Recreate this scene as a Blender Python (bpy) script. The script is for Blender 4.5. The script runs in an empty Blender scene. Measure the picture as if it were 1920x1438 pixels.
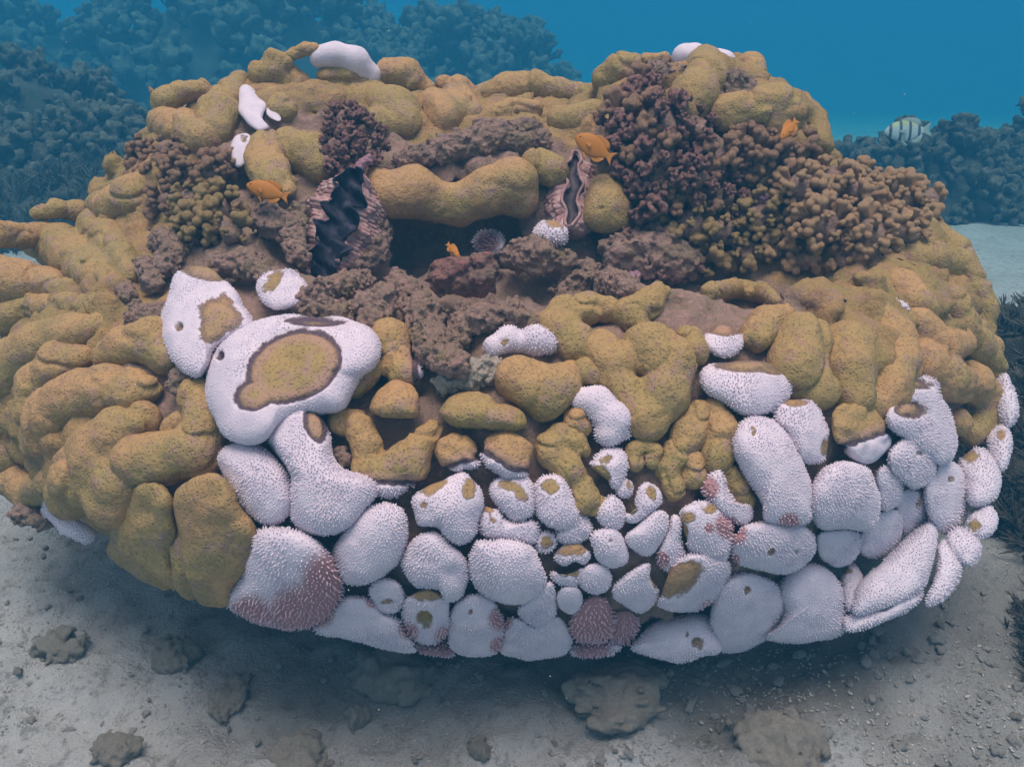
import bpy, math, random
import numpy as np
from mathutils import Vector, Matrix
random.seed(7)
RNG = np.random.default_rng(11)
scene = bpy.context.scene
# ------------------------------------------------------------------ camera, world, sun, exposure
CAM = np.array([0.0, 0.0, 1.35])
PITCH = math.radians(30.0)
HFOV = math.radians(60.0)
TAN = math.tan(HFOV / 2)
cam = bpy.data.objects.new('camera', bpy.data.cameras.new('camera'))
cam.data.angle = HFOV
cam.data.clip_start = 0.02
cam.data.clip_end = 400.0
cam.location = CAM
cam.rotation_euler = (math.pi / 2 - PITCH, 0, 0)
scene.collection.objects.link(cam)
scene.camera = cam

SUN_EL = math.radians(87.0)
world = bpy.data.worlds.new('World')
scene.world = world
world.use_nodes = True
wn = world.node_tree
bg = wn.nodes.get('Background') or wn.nodes.new('ShaderNodeBackground')
sky = wn.nodes.new('ShaderNodeTexSky')
sky.sky_type = 'NISHITA'
sky.sun_disc = False
sky.sun_elevation = SUN_EL
sky.sun_rotation = math.pi
sky.air_density = 0.5
sky.dust_density = 2.5
sky.ozone_density = 0.0
tint = wn.nodes.new('ShaderNodeMix')          # daylight as the white-balanced camera saw it
tint.data_type = 'RGBA'; tint.blend_type = 'MULTIPLY'; tint.inputs[0].default_value = 1.0
tint.inputs[7].default_value = (1.0, 0.755, 0.66, 1)
wn.links.new(sky.outputs[0], tint.inputs[6])
wn.links.new(tint.outputs[2], bg.inputs[0])
bg.inputs[1].default_value = 0.13
sun = bpy.data.objects.new('sun', bpy.data.lights.new('sun', 'SUN'))
sun.data.energy = 1.15
sun.data.angle = math.radians(30.0)
sun.data.color = (1.0, 0.74, 0.74)
sun.rotation_euler = (math.pi / 2 - SUN_EL, 0, 0)        # high, from a little behind the lens
scene.collection.objects.link(sun)

scene.view_settings.view_transform = 'Standard'
scene.view_settings.look = 'None'
scene.view_settings.exposure = 1.17
scene.view_settings.gamma = 1.0
scene.cycles.use_denoising = True
scene.cycles.max_bounces = 6
scene.cycles.diffuse_bounces = 3
scene.cycles.volume_bounces = 2
scene.cycles.transparent_max_bounces = 8

# ------------------------------------------------------------------ numeric helpers
FWD = np.array([0, math.cos(PITCH), -math.sin(PITCH)])
UPV = np.array([0, math.sin(PITCH), math.cos(PITCH)])
RGT = np.array([1.0, 0, 0])
PXU = TAN / 960.0                     # metres per photo pixel at one metre of depth

def rays(px, py):
    """unnormalised: one unit along FWD"""
    px = np.asarray(px, float); py = np.asarray(py, float)
    return FWD + ((px - 960) * PXU)[..., None] * RGT + ((719 - py) * PXU)[..., None] * UPV

def pix(p):
    q = p - CAM
    z = np.maximum(q @ FWD, 1e-6)
    return 960 + (q @ RGT) / z / PXU, 719 - (q @ UPV) / z / PXU, z

def ell(p, c, r):
    r = np.array(r, float)
    q = (p - np.array(c)) / r
    k0 = np.sqrt((q * q).sum(-1)) + 1e-9
    k1 = np.sqrt(((q / r) ** 2).sum(-1)) + 1e-9
    return k0 * (k0 - 1) / k1

def smin(a, b, k):
    h = np.clip(.5 + .5 * (b - a) / k, 0, 1)
    return b * (1 - h) + a * h - k * h * (1 - h)

def smax(a, b, k):
    return -smin(-a, -b, k)

_T = np.random.default_rng(5).random((64, 64, 64)).astype(np.float32) * 2 - 1
def vnoise(p):
    i = np.floor(p).astype(int); f = p - i
    f = f * f * (3 - 2 * f)
    o = 0
    for dx in (0, 1):
        wx = f[..., 0] if dx else 1 - f[..., 0]
        for dy in (0, 1):
            wy = f[..., 1] if dy else 1 - f[..., 1]
            for dz in (0, 1):
                wz = f[..., 2] if dz else 1 - f[..., 2]
                o = o + wx * wy * wz * _T[(i[..., 0] + dx) & 63, (i[..., 1] + dy) & 63, (i[..., 2] + dz) & 63]
    return o
def fbm(p, oct=3):
    s, a = 0, 1.0
    for k in range(oct):
        s = s + a * vnoise(p * 2 ** k + 17.3 * k); a *= .5
    return s

def surfnet(fn, lo, hi, h):
    lo = np.array(lo, float); hi = np.array(hi, float)
    n = np.maximum(np.ceil((hi - lo) / h).astype(int) + 1, 4)
    ax = [lo[k] + h * np.arange(n[k]) for k in range(3)]
    G = np.stack(np.meshgrid(*ax, indexing='ij'), -1)
    F = fn(G.reshape(-1, 3)).reshape(n).astype(np.float64)
    F[0], F[-1] = np.maximum(F[0], 1e-4), np.maximum(F[-1], 1e-4)
    F[:, 0], F[:, -1] = np.maximum(F[:, 0], 1e-4), np.maximum(F[:, -1], 1e-4)
    F[:, :, 0], F[:, :, -1] = np.maximum(F[:, :, 0], 1e-4), np.maximum(F[:, :, -1], 1e-4)
    ins = F < 0
    acc = np.zeros(tuple(n - 1) + (3,)); cnt = np.zeros(tuple(n - 1))
    corners = [(a, b, c) for a in (0, 1) for b in (0, 1) for c in (0, 1)]
    sl = lambda o: tuple(slice(o[k], n[k] - 1 + o[k]) for k in range(3))
    for a in corners:
        for k in range(3):
            if a[k] == 0:
                b = list(a); b[k] = 1; b = tuple(b)
                fa, fb = F[sl(a)], F[sl(b)]
                m = (fa < 0) != (fb < 0)
                t = np.where(m, fa / np.where(np.abs(fa - fb) < 1e-12, 1, fa - fb), 0)
                for j in range(3):
                    acc[..., j] += np.where(m, a[j] + (t if j == k else 0), 0)
                cnt += m
    act = cnt > 0
    idx = -np.ones(act.shape, int); idx[act] = np.arange(act.sum())
    ijk = np.argwhere(act)
    V = lo + h * (ijk + acc[act] / cnt[act][:, None])
    Q = []
    for k in range(3):
        a, b = [(1, 2), (2, 0), (0, 1)][k]
        s0 = [slice(1, -1)] * 3; s0[k] = slice(0, n[k] - 1)
        s1 = [slice(1, -1)] * 3; s1[k] = slice(1, n[k])
        i0, i1 = ins[tuple(s0)], ins[tuple(s1)]
        e = np.argwhere(i0 != i1)
        if not len(e): continue
        flip = i1[tuple(e.T)]
        base = e.copy(); base[:, a] += 1; base[:, b] += 1
        def cell(da, db):
            c = base.copy(); c[:, a] += da; c[:, b] += db
            return idx[tuple(c.T)]
        q = np.stack([cell(-1, -1), cell(0, -1), cell(0, 0), cell(-1, 0)], 1)
        q[flip] = q[flip][:, ::-1]
        Q.append(q)
    return V, np.concatenate(Q) if Q else np.zeros((0, 4), int)

def vnormals(V, quads, tris=None):
    N = np.zeros_like(V)
    for F in (quads, tris):
        if F is None or not len(F): continue
        a = V[F[:, 0]]
        fn = np.cross(V[F[:, 2]] - a, V[F[:, -1]] - V[F[:, 1]]) if F.shape[1] == 4 else np.cross(V[F[:, 1]] - a, V[F[:, 2]] - a)
        for k in range(F.shape[1]): np.add.at(N, F[:, k], fn)
    return N / (np.linalg.norm(N, axis=1)[:, None] + 1e-12)

def make_mesh(name, V, quads=None, tris=None, mats=(), mi=None, attrs=None, smooth=True):
    me = bpy.data.meshes.new(name)
    quads = np.zeros((0, 4), int) if quads is None else quads
    tris = np.zeros((0, 3), int) if tris is None else tris
    nq, nt = len(quads), len(tris)
    me.vertices.add(len(V)); me.vertices.foreach_set('co', np.ascontiguousarray(V, np.float32).ravel())
    me.loops.add(nq * 4 + nt * 3)
    me.loops.foreach_set('vertex_index', np.concatenate([quads.ravel(), tris.ravel()]).astype(np.int32))
    me.polygons.add(nq + nt)
    st = np.concatenate([np.arange(nq) * 4, nq * 4 + np.arange(nt) * 3]).astype(np.int32)
    me.polygons.foreach_set('loop_start', st)
    me.update(calc_edges=True)
    me.validate()
    if smooth:
        me.polygons.foreach_set('use_smooth', np.ones(len(me.polygons), bool))
    if mi is not None and len(mi) == len(me.polygons):
        me.polygons.foreach_set('material_index', np.asarray(mi, np.int32))
    for k, v in (attrs or {}).items():
        at = me.attributes.new(k, 'FLOAT', 'POINT')
        at.data.foreach_set('value', np.asarray(v, np.float32))
    for m in mats: me.materials.append(m)
    return me

def link(name, me, parent=None, loc=(0, 0, 0), rot=None, scale=None):
    o = bpy.data.objects.new(name, me)
    scene.collection.objects.link(o)
    if parent is not None: o.parent = parent
    o.location = loc
    if rot is not None:
        o.rotation_mode = 'QUATERNION'; o.rotation_quaternion = rot
    if scale is not None: o.scale = scale if hasattr(scale, '__len__') else (scale,) * 3
    return o

def place(name, V, quads=None, tris=None, mats=(), parent=None, **kw):
    """world-space verts -> an object whose origin is the middle of its verts"""
    c = V.mean(0)
    me = make_mesh(name, V - c, quads, tris, mats, **kw)
    pl = np.array(parent.location) if parent is not None else 0
    return link(name, me, parent, tuple(c - pl))

def tag(o, label=None, cat=None, group=None, kind=None):
    if label: o['label'] = label
    if cat: o['category'] = cat
    if group: o['group'] = group
    if kind: o['kind'] = kind
    return o

def empty(name, loc, label=None, cat=None, group=None):
    o = bpy.data.objects.new(name, None); o.empty_display_size = .05
    scene.collection.objects.link(o); o.location = loc
    return tag(o, label, cat, group)

# ------------------------------------------------------------------ materials
class NT:
    def __init__(s, name):
        s.m = bpy.data.materials.new(name); s.m.use_nodes = True
        s.t = s.m.node_tree; s.n = s.t.nodes
        s.b = s.n['Principled BSDF']
        s.b.inputs['Roughness'].default_value = .8
        s.b.inputs['Specular IOR Level'].default_value = .2
        tc = s.n.new('ShaderNodeTexCoord'); s.obj = tc.outputs['Object']
    def put(s, sock, v):
        if hasattr(v, 'links') or hasattr(v, 'is_linked'): s.t.links.new(v, sock)
        elif isinstance(v, tuple) and len(v) == 3 and sock.type == 'RGBA': sock.default_value = (*v, 1)
        else: sock.default_value = v
    def noise(s, scale, detail=3, rough=.55, vec=None, dist=0):
        n = s.n.new('ShaderNodeTexNoise'); n.inputs['Scale'].default_value = scale
        n.inputs['Detail'].default_value = detail; n.inputs['Roughness'].default_value = rough
        n.inputs['Distortion'].default_value = dist
        s.t.links.new(vec or s.obj, n.inputs['Vector']); return n.outputs[0]
    def voro(s, scale, feature='F1', vec=None):
        n = s.n.new('ShaderNodeTexVoronoi'); n.feature = feature; n.inputs['Scale'].default_value = scale
        s.t.links.new(vec or s.obj, n.inputs['Vector']); return n.outputs['Distance']
    def ramp(s, x, a, b, lo=0., hi=1.):
        n = s.n.new('ShaderNodeMapRange'); n.interpolation_type = 'SMOOTHSTEP'
        s.put(n.inputs[0], x)
        for k, v in zip((1, 2, 3, 4), (a, b, lo, hi)): n.inputs[k].default_value = v
        return n.outputs[0]
    def math(s, op, a, b=0.0, c=None):
        n = s.n.new('ShaderNodeMath'); n.operation = op
        s.put(n.inputs[0], a); s.put(n.inputs[1], b)
        if c is not None: s.put(n.inputs[2], c)
        return n.outputs[0]
    def mix(s, f, a, b):
        n = s.n.new('ShaderNodeMix'); n.data_type = 'RGBA'
        s.put(n.inputs[0], f); s.put(n.inputs[6], a); s.put(n.inputs[7], b)
        return n.outputs[2]
    def attr(s, name):
        n = s.n.new('ShaderNodeAttribute'); n.attribute_name = name; return n.outputs['Fac']
    def rnd(s):
        return s.n.new('ShaderNodeObjectInfo').outputs['Random']
    def bump(s, h, dist, strength=1.0):
        n = s.n.new('ShaderNodeBump'); n.inputs['Distance'].default_value = dist
        n.inputs['Strength'].default_value = strength
        s.put(n.inputs['Height'], h); s.t.links.new(n.outputs[0], s.b.inputs['Normal'])
    def col(s, c, rough=None):
        s.put(s.b.inputs['Base Color'], c)
        if rough is not None: s.b.inputs['Roughness'].default_value = rough
        return s.m

def tan_nodes(M, dead=1.0):
    """living tissue: ochre, olive and brown mottling, fine calices, turf-covered worn spots"""
    big = M.noise(9, 3); mid = M.noise(38, 4, .6); rnd = M.rnd()
    ochre = M.mix(M.ramp(rnd, .1, .9), (.465, .28, .125), (.395, .265, .105))
    c = M.mix(M.ramp(M.math('ADD', big, M.math('MULTIPLY', M.math('SUBTRACT', rnd, .5), .16)), .40, .62), ochre, (.35, .26, .095))
    c = M.mix(M.ramp(mid, .5, .7, 0, .75), c, (.36, .205, .14))
    c = M.mix(M.ramp(M.noise(17, 5, .7), .53, .66, 0, .8 * dead), c, (.36, .235, .175))
    c = M.mix(M.ramp(M.noise(7, 3, .6, dist=.6), .57, .68, 0, .6), c, (.30, .225, .10))
    c = M.mix(M.ramp(M.noise(120, 4, .7), .45, .75, 0, .5), c, (.20, .13, .075))
    v = M.voro(185)
    pore = M.ramp(v, .16, .46, 1, 0)
    pore = M.math('MULTIPLY', pore, M.ramp(M.noise(11, 2), .36, .6, .35, 1))
    c = M.mix(M.math('MULTIPLY', pore, .4), c, (.12, .07, .04))
    return c, v, mid

def skin_material():
    M = NT('coral_skin')
    live, pink, ring = M.attr('live'), M.attr('pink'), M.attr('ring')
    wob = M.math('MULTIPLY', M.math('SUBTRACT', M.noise(70, 5, .7), .5), M.math('SUBTRACT', 26, M.math('MULTIPLY', ring, 15)))
    lv = M.math('ADD', live, wob)
    t, v, mid = tan_nodes(M)
    w = M.mix(M.ramp(M.noise(30, 4), .35, .7), (.70, .62, .68), (.60, .54, .62))
    w = M.mix(M.ramp(M.noise(8, 2), .62, .8, 0, .35), w, (.6, .5, .42))
    w = M.mix(M.ramp(M.math('ADD', pink, M.math('MULTIPLY', M.noise(60), .3)), .35, .9), w, (.38, .20, .205))
    f = M.ramp(lv, -2.5, 2.5)
    c = M.mix(f, w, t)
    rim = M.math('MULTIPLY', M.ramp(lv, -2, 1), M.ramp(lv, 3, 12, 1, 0))
    c = M.mix(M.math('MULTIPLY', rim, M.math('MULTIPLY', ring, .9)), c, (.085, .055, .09))
    band = M.math('MULTIPLY', M.ramp(lv, 6, 12), M.ramp(lv, 14, 30, 1, 0))
    c = M.mix(M.math('MULTIPLY', band, M.math('MULTIPLY', ring, .6)), c, (.42, .25, .20))
    h = M.math('ADD', M.math('MULTIPLY', M.ramp(v, 0, .5), .6), M.math('MULTIPLY', mid, 2.2))
    h = M.math('MULTIPLY', h, M.ramp(lv, -2, 2, .35, 1))
    M.bump(h, .003, .75)
    return M.col(c, .75)

def polyp_material():
    M = NT('polyp_white')
    pink = M.attr('pink')
    w = M.mix(M.ramp(M.noise(25, 3), .35, .7), (.73, .65, .71), (.64, .575, .66))
    w = M.mix(M.ramp(pink, .1, 1, 0, .75), w, (.62, .36, .40))
    return M.col(w, .6)

def rock_material(name, a, b, c_, d, dark=.5, bump=.012):
    M = NT(name)
    n1 = M.noise(16, 5, .65); n2 = M.noise(55, 5, .7); n3 = M.noise(140, 4, .7)
    c = M.mix(M.ramp(n1, .38, .62), a, b)
    c = M.mix(M.ramp(n2, .52, .68), c, c_)
    c = M.mix(M.ramp(M.noise(27, 4, .6), .6, .72), c, d)
    c = M.mix(M.ramp(n3, .55, .75, 0, dark), c, (.04, .03, .03))
    M.bump(M.math('ADD', M.math('MULTIPLY', n2, 1.0), M.math('MULTIPLY', n3, .7)), bump, .9)
    return M.col(c, .9)

SKIN = skin_material(); POLYP = polyp_material()
ROCK = rock_material('encrusted_rock', (.34, .225, .18), (.27, .195, .135), (.42, .265, .235), (.26, .205, .10))
def body_material():
    M = NT('head_base')
    t, v, mid = tan_nodes(M)
    n1 = M.noise(16, 5, .65); n2 = M.noise(55, 5, .7); n3 = M.noise(140, 4, .7)
    c = M.mix(M.ramp(n1, .38, .62), (.34, .225, .18), (.27, .195, .135))
    c = M.mix(M.ramp(n2, .52, .68), c, (.42, .265, .235))
    c = M.mix(M.ramp(M.noise(27, 4, .6), .6, .72), c, (.26, .205, .10))
    c = M.mix(M.ramp(n3, .55, .75, 0, .5), c, (.05, .035, .035))
    f = M.ramp(M.math('ADD', M.attr('flesh'), M.math('MULTIPLY', M.math('SUBTRACT', M.noise(12, 4, .6), .5), 1.6)), .35, .65)
    c = M.mix(f, c, t)
    M.bump(M.math('ADD', M.math('MULTIPLY', n2, 1.0), M.math('MULTIPLY', n3, .7)), .010, .8)
    return M.col(c, .9)
HEADBASE = body_material()
REDROCK = rock_material('red_encrusted_rock', (.30, .15, .13), (.24, .17, .13), (.36, .13, .14), (.20, .17, .11))
TURF = rock_material('turf_rock', (.36, .32, .265), (.29, .26, .21), (.42, .385, .33), (.24, .22, .14), .25, .005)

# ------------------------------------------------------------------ the coral head's body
E = [((-.05, 1.84, .36), (1.07, .78, .44)), ((-.55, 2.12, .55), (.48, .36, .34)),
     ((0, 2.25, .52), (.6, .36, .34)), ((.46, 2.14, .58), (.34, .34, .38)),
     ((.71, 1.93, .42), (.32, .44, .30))]
def body(p):
    d = ell(p, *E[0])
    for e in E[1:]: d = smin(d, ell(p, *e), .10)
    d = smax(d, -ell(p, (-.04, 1.66, .88), (.44, .27, .34)), .07)
    d = smax(d, -ell(p, (.46, 1.71, .90), (.50, .265, .34)), .06)
    d = smax(d, -ell(p, (-.17, 1.95, .62), (.19, .12, .08)), .04)
    return d

def trace(px, py):
    """depth along FWD of the body under photo pixels, nearest approach where it is missed"""
    D = rays(px, py); L = np.linalg.norm(D, axis=-1)
    ts = np.linspace(.9, 3.6, 271)
    P = CAM + D[..., None, :] * ts[:, None]
    S = body(P.reshape(-1, 3)).reshape(P.shape[:-1])
    hit = S < 0
    any_ = hit.any(-1)
    i = np.where(any_, hit.argmax(-1), S.argmin(-1))
    t = ts[i]
    for _ in range(6):
        s = body(CAM + D * t[..., None]); t = np.where(any_, t + s / L * .9, t)
    return t, any_
def at(px, py, t):
    return CAM + rays(px, py) * np.asarray(t)[..., None]
def ground(px, py, z=0.0):
    d = rays(np.array(px, float), np.array(py, float)); t = (z - CAM[2]) / d[..., 2]
    return CAM + d * t[..., None]
# ------------------------------------------------------------------ lobes
HEAD = empty('massive_coral', (0, 1.86, 0), 'huge rounded coral head with brown lobes above and bleached white lobes along its front', 'coral')

def build_body():
    sm = lambda v, a, b: np.clip((v - a) / (b - a), 0, 1) ** 2 * (3 - 2 * np.clip((v - a) / (b - a), 0, 1))
    def flank(p):
        return np.maximum(sm(p[:, 0], .42, .62) * sm(p[:, 2], .50, .64), np.maximum(sm(p[:, 1], 1.98, 2.12) * sm(p[:, 2], .5, .62), .8 * sm(-p[:, 0], .60, .78) * sm(p[:, 2], .28, .42)))
    f = lambda p: body(p) + .020 - flank(p) * (.014 + .085 * np.minimum(np.abs(vnoise(p * 15 + 1.5)), .40)) + .022 * fbm(p * 9, 3) + .013 * (1 - .6 * flank(p)) * fbm(p * 34, 3)
    V, Q = surfnet(f, (-1.25, .95, -.14), (1.2, 2.75, 1.08), .0125)
    V = V + vnormals(V, Q) * (.004 * fbm(V * 90, 2))[:, None]
    left = sm(-V[:, 0], .55, .75) * sm(V[:, 2], .05, .2)
    place('dead_base', V, Q, mats=[HEADBASE], parent=HEAD, attrs=dict(flesh=np.maximum(flank(V), left * .8)))

_pt = []
for z, r in ((0, 1.0), (.62, .92), (.93, .5)):
    _pt += [(r * math.cos(a * math.pi / 3), r * math.sin(a * math.pi / 3), z) for a in range(6)]
_pt.append((0, 0, 1.06))
PT = np.array(_pt)
PQ = np.array([[a + 6 * k, (a + 1) % 6 + 6 * k, (a + 1) % 6 + 6 * (k + 1), a + 6 * (k + 1)] for k in range(2) for a in range(6)])
PTR = np.array([[12 + a, 12 + (a + 1) % 6, 18] for a in range(6)])

def polyps(V, Q, T, N, live, pink, sp_px, r_px, h_px):
    """little blunt polyps standing over the bleached tissue"""
    tri = np.concatenate([Q[:, [0, 1, 2]], Q[:, [0, 2, 3]]] + ([T] if T is not None and len(T) else []))
    A = V[tri]; fn = np.cross(A[:, 1] - A[:, 0], A[:, 2] - A[:, 0]); ar = np.linalg.norm(fn, axis=1) / 2
    ok = (live[tri].max(1) < -2) & (body(A.mean(1)) > -.004)
    ar = ar * ok
    z = pix(V.mean(0)[None])[2][0]; u = PXU * z
    sp = sp_px * u
    n = int(ar.sum() / (sp * sp) * 2.6)
    if n < 1: return None
    k = RNG.choice(len(tri), n, p=ar / ar.sum())
    b = RNG.random((n, 2)); sw = b.sum(1) > 1; b[sw] = 1 - b[sw]
    w = np.stack([1 - b.sum(1), b[:, 0], b[:, 1]], 1)
    P = (V[tri[k]] * w[..., None]).sum(1); NN = (N[tri[k]] * w[..., None]).sum(1); PK = (pink[tri[k]] * w).sum(1)
    keep = []; cells = {}
    key = np.floor(P / sp).astype(int)
    for i in range(n):
        c = tuple(key[i]); good = True; s2 = (sp * (1 + .35 * min(PK[i], 1))) ** 2
        for a in (-1, 0, 1):
            for d in (-1, 0, 1):
                for e in (-1, 0, 1):
                    for j in cells.get((c[0] + a, c[1] + d, c[2] + e), ()):
                        q = P[i] - P[j]
                        if q @ q < s2: good = False; break
                    if not good: break
                if not good: break
            if not good: break
        if good: keep.append(i); cells.setdefault(c, []).append(i)
    P, NN, PK = P[keep], NN[keep], PK[keep]
    m = len(P)
    NN = NN + RNG.normal(0, .22, (m, 3)); NN /= np.linalg.norm(NN, axis=1)[:, None]
    X = np.cross(NN, [.31, .77, .55]); X /= np.linalg.norm(X, axis=1)[:, None]; Y = np.cross(NN, X)
    rr = r_px * u * RNG.uniform(.8, 1.2, m) * (1 + .12 * PK); tall = np.clip(.95 + .7 * fbm(P * 22 + 4, 2), .6, 1.4)
    hh = h_px * u * RNG.uniform(.6, 1.35, m) * (tall + .5 * np.minimum(PK, 1))
    pv = (P[:, None] - NN[:, None] * (.8 * u) + X[:, None] * (PT[:, 0] * rr[:, None])[..., None] + Y[:, None] * (PT[:, 1] * rr[:, None])[..., None]
          + NN[:, None] * (PT[:, 2] * hh[:, None])[..., None]).reshape(-1, 3)
    off = (np.arange(m) * len(PT))[:, None, None]
    return pv, (PQ + off).reshape(-1, 4), (PTR + off).reshape(-1, 3), np.repeat(PK, len(PT))

def field(px, py, items):
    f = np.full(px.shape, -60.0)
    for it in items:
        if it[0] == 'h':                       # half plane: left of the line from a to b
            _, x0, y0, x1, y1 = it
            L = math.hypot(x1 - x0, y1 - y0)
            d = ((x1 - x0) * (py - y0) - (y1 - y0) * (px - x0)) / L * -1
        else:
            cx, cy, rx, ry = it[:4]; a = math.radians(it[4]) if len(it) > 4 else 0
            x, y = px - cx, py - cy
            x, y = x * math.cos(a) + y * math.sin(a), -x * math.sin(a) + y * math.cos(a)
            d = (1 - np.sqrt((x / rx) ** 2 + (y / ry) ** 2)) * min(rx, ry)
        f = np.maximum(f, d)
    return f

def finish(name, V, Q, T, white, o):
    px, py, z = pix(V)
    N = vnormals(V, Q, T)
    if white: live = field(px, py, o.get('live', ()))
    elif o.get('white'): live = -field(px, py, o['white'])
    else: live = np.full(len(V), 60.0)
    pink = np.zeros(len(V))
    for x, y, r in o.get('pink', ()):
        pink = np.maximum(pink, np.clip((1 - np.hypot(px - x, py - y) / r) * 1.5, 0, 1.2))
    pores = o.get('pore', ())
    for x, y, r in pores:
        d = np.hypot(px - x, py - y)
        V = V - N * (np.exp(-(d / r) ** 4) * r * 1.3 * PXU * z)[:, None]
        live = np.maximum(live, (r * 1.15 - d))
    if o.get('live') or o.get('white'):       # worn patches lie a little lower than the skin round them, edged by a groove
        N2 = vnormals(V, Q, T)
        e = np.clip((live + 3) / 7, 0, 1)
        V = V - N2 * ((2.4 * e + 4.2 * float(o.get('ring', .35)) * np.exp(-((live - 4) / 5) ** 2)) * PXU * z)[:, None]
    ring = np.full(len(V), float(o.get('ring', 0.35)))
    pv = None
    if (live < -3).any() and not o.get('bare'):
        pv = polyps(V, Q, T, vnormals(V, Q, T), live, pink, o.get('sp', 4.7) * .88, o.get('pr', 1.45), o.get('ph', 3.7))
    T = np.zeros((0, 3), int) if T is None else T
    nq, nt, nv = len(Q), len(T), len(V)
    if pv is not None:
        P, pq, ptr, pk = pv
        V = np.concatenate([V, P]); Q = np.concatenate([Q, pq + nv]); T = np.concatenate([T, ptr + nv])
        live = np.concatenate([live, np.full(len(P), -60.)]); pink = np.concatenate([pink, pk]); ring = np.concatenate([ring, np.zeros(len(P))])
        mi = np.concatenate([np.zeros(nq), np.ones(len(pq)), np.zeros(nt), np.ones(len(ptr))])
    else: mi = np.zeros(nq + nt)
    ob = place(name, V, Q, T, mats=[SKIN, POLYP], parent=o.get('parent', HEAD), mi=mi, attrs=dict(live=live, pink=pink, ring=ring))
    if o.get('label'): ob['label'] = o['label']
    return ob

def poly(bl, pts, **o):
    """a lobe with a traced outline: a dome as deep as it is wide, standing on the body, with a root going back into it"""
    p = np.array([float(v) for v in pts.split()]).reshape(-1, 2)
    p = p[::-1] if ((p[:, 0] * np.roll(p[:, 1], -1) - np.roll(p[:, 0], -1) * p[:, 1]).sum() > 0) else p
    c = np.array(o['c']) if 'c' in o else p.mean(0)
    n = len(p); per = np.linalg.norm(p - np.roll(p, 1, 0), axis=1).sum()
    K = max(4, int(per / 4.2 / n)); out = []
    for i in range(n):
        a, b, d, e = p[i - 1], p[i], p[(i + 1) % n], p[(i + 2) % n]
        for k in range(K):
            t = k / K
            out.append(.5 * (2 * b + (d - a) * t + (2 * a - 5 * b + 4 * d - e) * t * t + (3 * b - a - 3 * d + e) * t ** 3))
    P = np.array(out); m = len(P)
    R = np.sqrt(abs((p[:, 0] * np.roll(p[:, 1], -1) - np.roll(p[:, 0], -1) * p[:, 1]).sum()) / 2 / math.pi)
    sx = np.concatenate([[c], c + .55 * (p - c), c + .9 * (p - c)])
    t, hit = trace(sx[:, 0], sx[:, 1])
    A = np.c_[np.ones(len(sx)), sx - c]
    wgt = np.where(hit, 1.0, .3)[:, None]
    co = np.linalg.lstsq(A * wgt, t * wgt[:, 0], rcond=None)[0]
    g = np.hypot(*co[1:]); u = PXU * co[0]
    lim = o.get('slope', 1.3) * u
    if g > lim: co[1:] *= lim / g
    co[0] += o.get('d', 0.0) * R * u
    M = max(7, int(R / 3.6))
    ph = np.linspace(0, math.pi / 2, M + 1)
    rho, hh = np.sin(ph), np.cos(ph) ** .85
    H = o.get('H', .8) * R; out_ = o.get('out', .30) * R
    rows = [(r, h * H + out_) for r, h in zip(rho[1:], hh[1:])]
    rows += [(.985, out_ - .18 * R), (.94, out_ - .5 * R), (.8, out_ - 1.0 * R), (.45, out_ - 1.25 * R)]
    VV = [np.array([[c[0], c[1], H + out_]])]
    for r, h in rows: VV.append(np.c_[c + r * (P - c), np.full(m, h)])
    W = np.concatenate(VV)
    dep = co[0] + (W[:, :2] - c) @ co[1:] - W[:, 2] * u
    V = at(W[:, 0], W[:, 1], dep)
    nr = len(rows)
    T = np.array([[0, 1 + (i + 1) % m, 1 + i] for i in range(m)])
    Q = np.array([[1 + k * m + i, 1 + k * m + (i + 1) % m, 1 + (k + 1) * m + (i + 1) % m, 1 + (k + 1) * m + i] for k in range(nr - 1) for i in range(m)])
    N = vnormals(V, Q, T)
    if ((V[0] - CAM) @ N[0]) > 0: Q = Q[:, ::-1]; T = T[:, ::-1]; N = -N
    w = R * u
    amp = o.get('amp',   .055 if bl else .085)
    V = V + N * (amp * w * fbm(V / (w * .75) + 3.1, 2) + (.0 if bl else .0012) * fbm(V * 95, 2))[:, None]
    if not bl: V = V - N * (o.get('fold', .11) * w * np.exp(-(vnoise(V / (w * 1.3) + 2.2) / .14) ** 2))[:, None]
    for x, y, r, dp in o.get('dent', ()):
        q = np.hypot(W[:, 0] - x, W[:, 1] - y)
        Dv = V - CAM; Dv /= np.linalg.norm(Dv, axis=1)[:, None]
        V = V + Dv * (np.exp(-(q / r) ** 2) * dp * u)[:, None]
    return finish('bleached_lobe' if bl else 'living_lobe', V, Q, T, bl, o)

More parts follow.
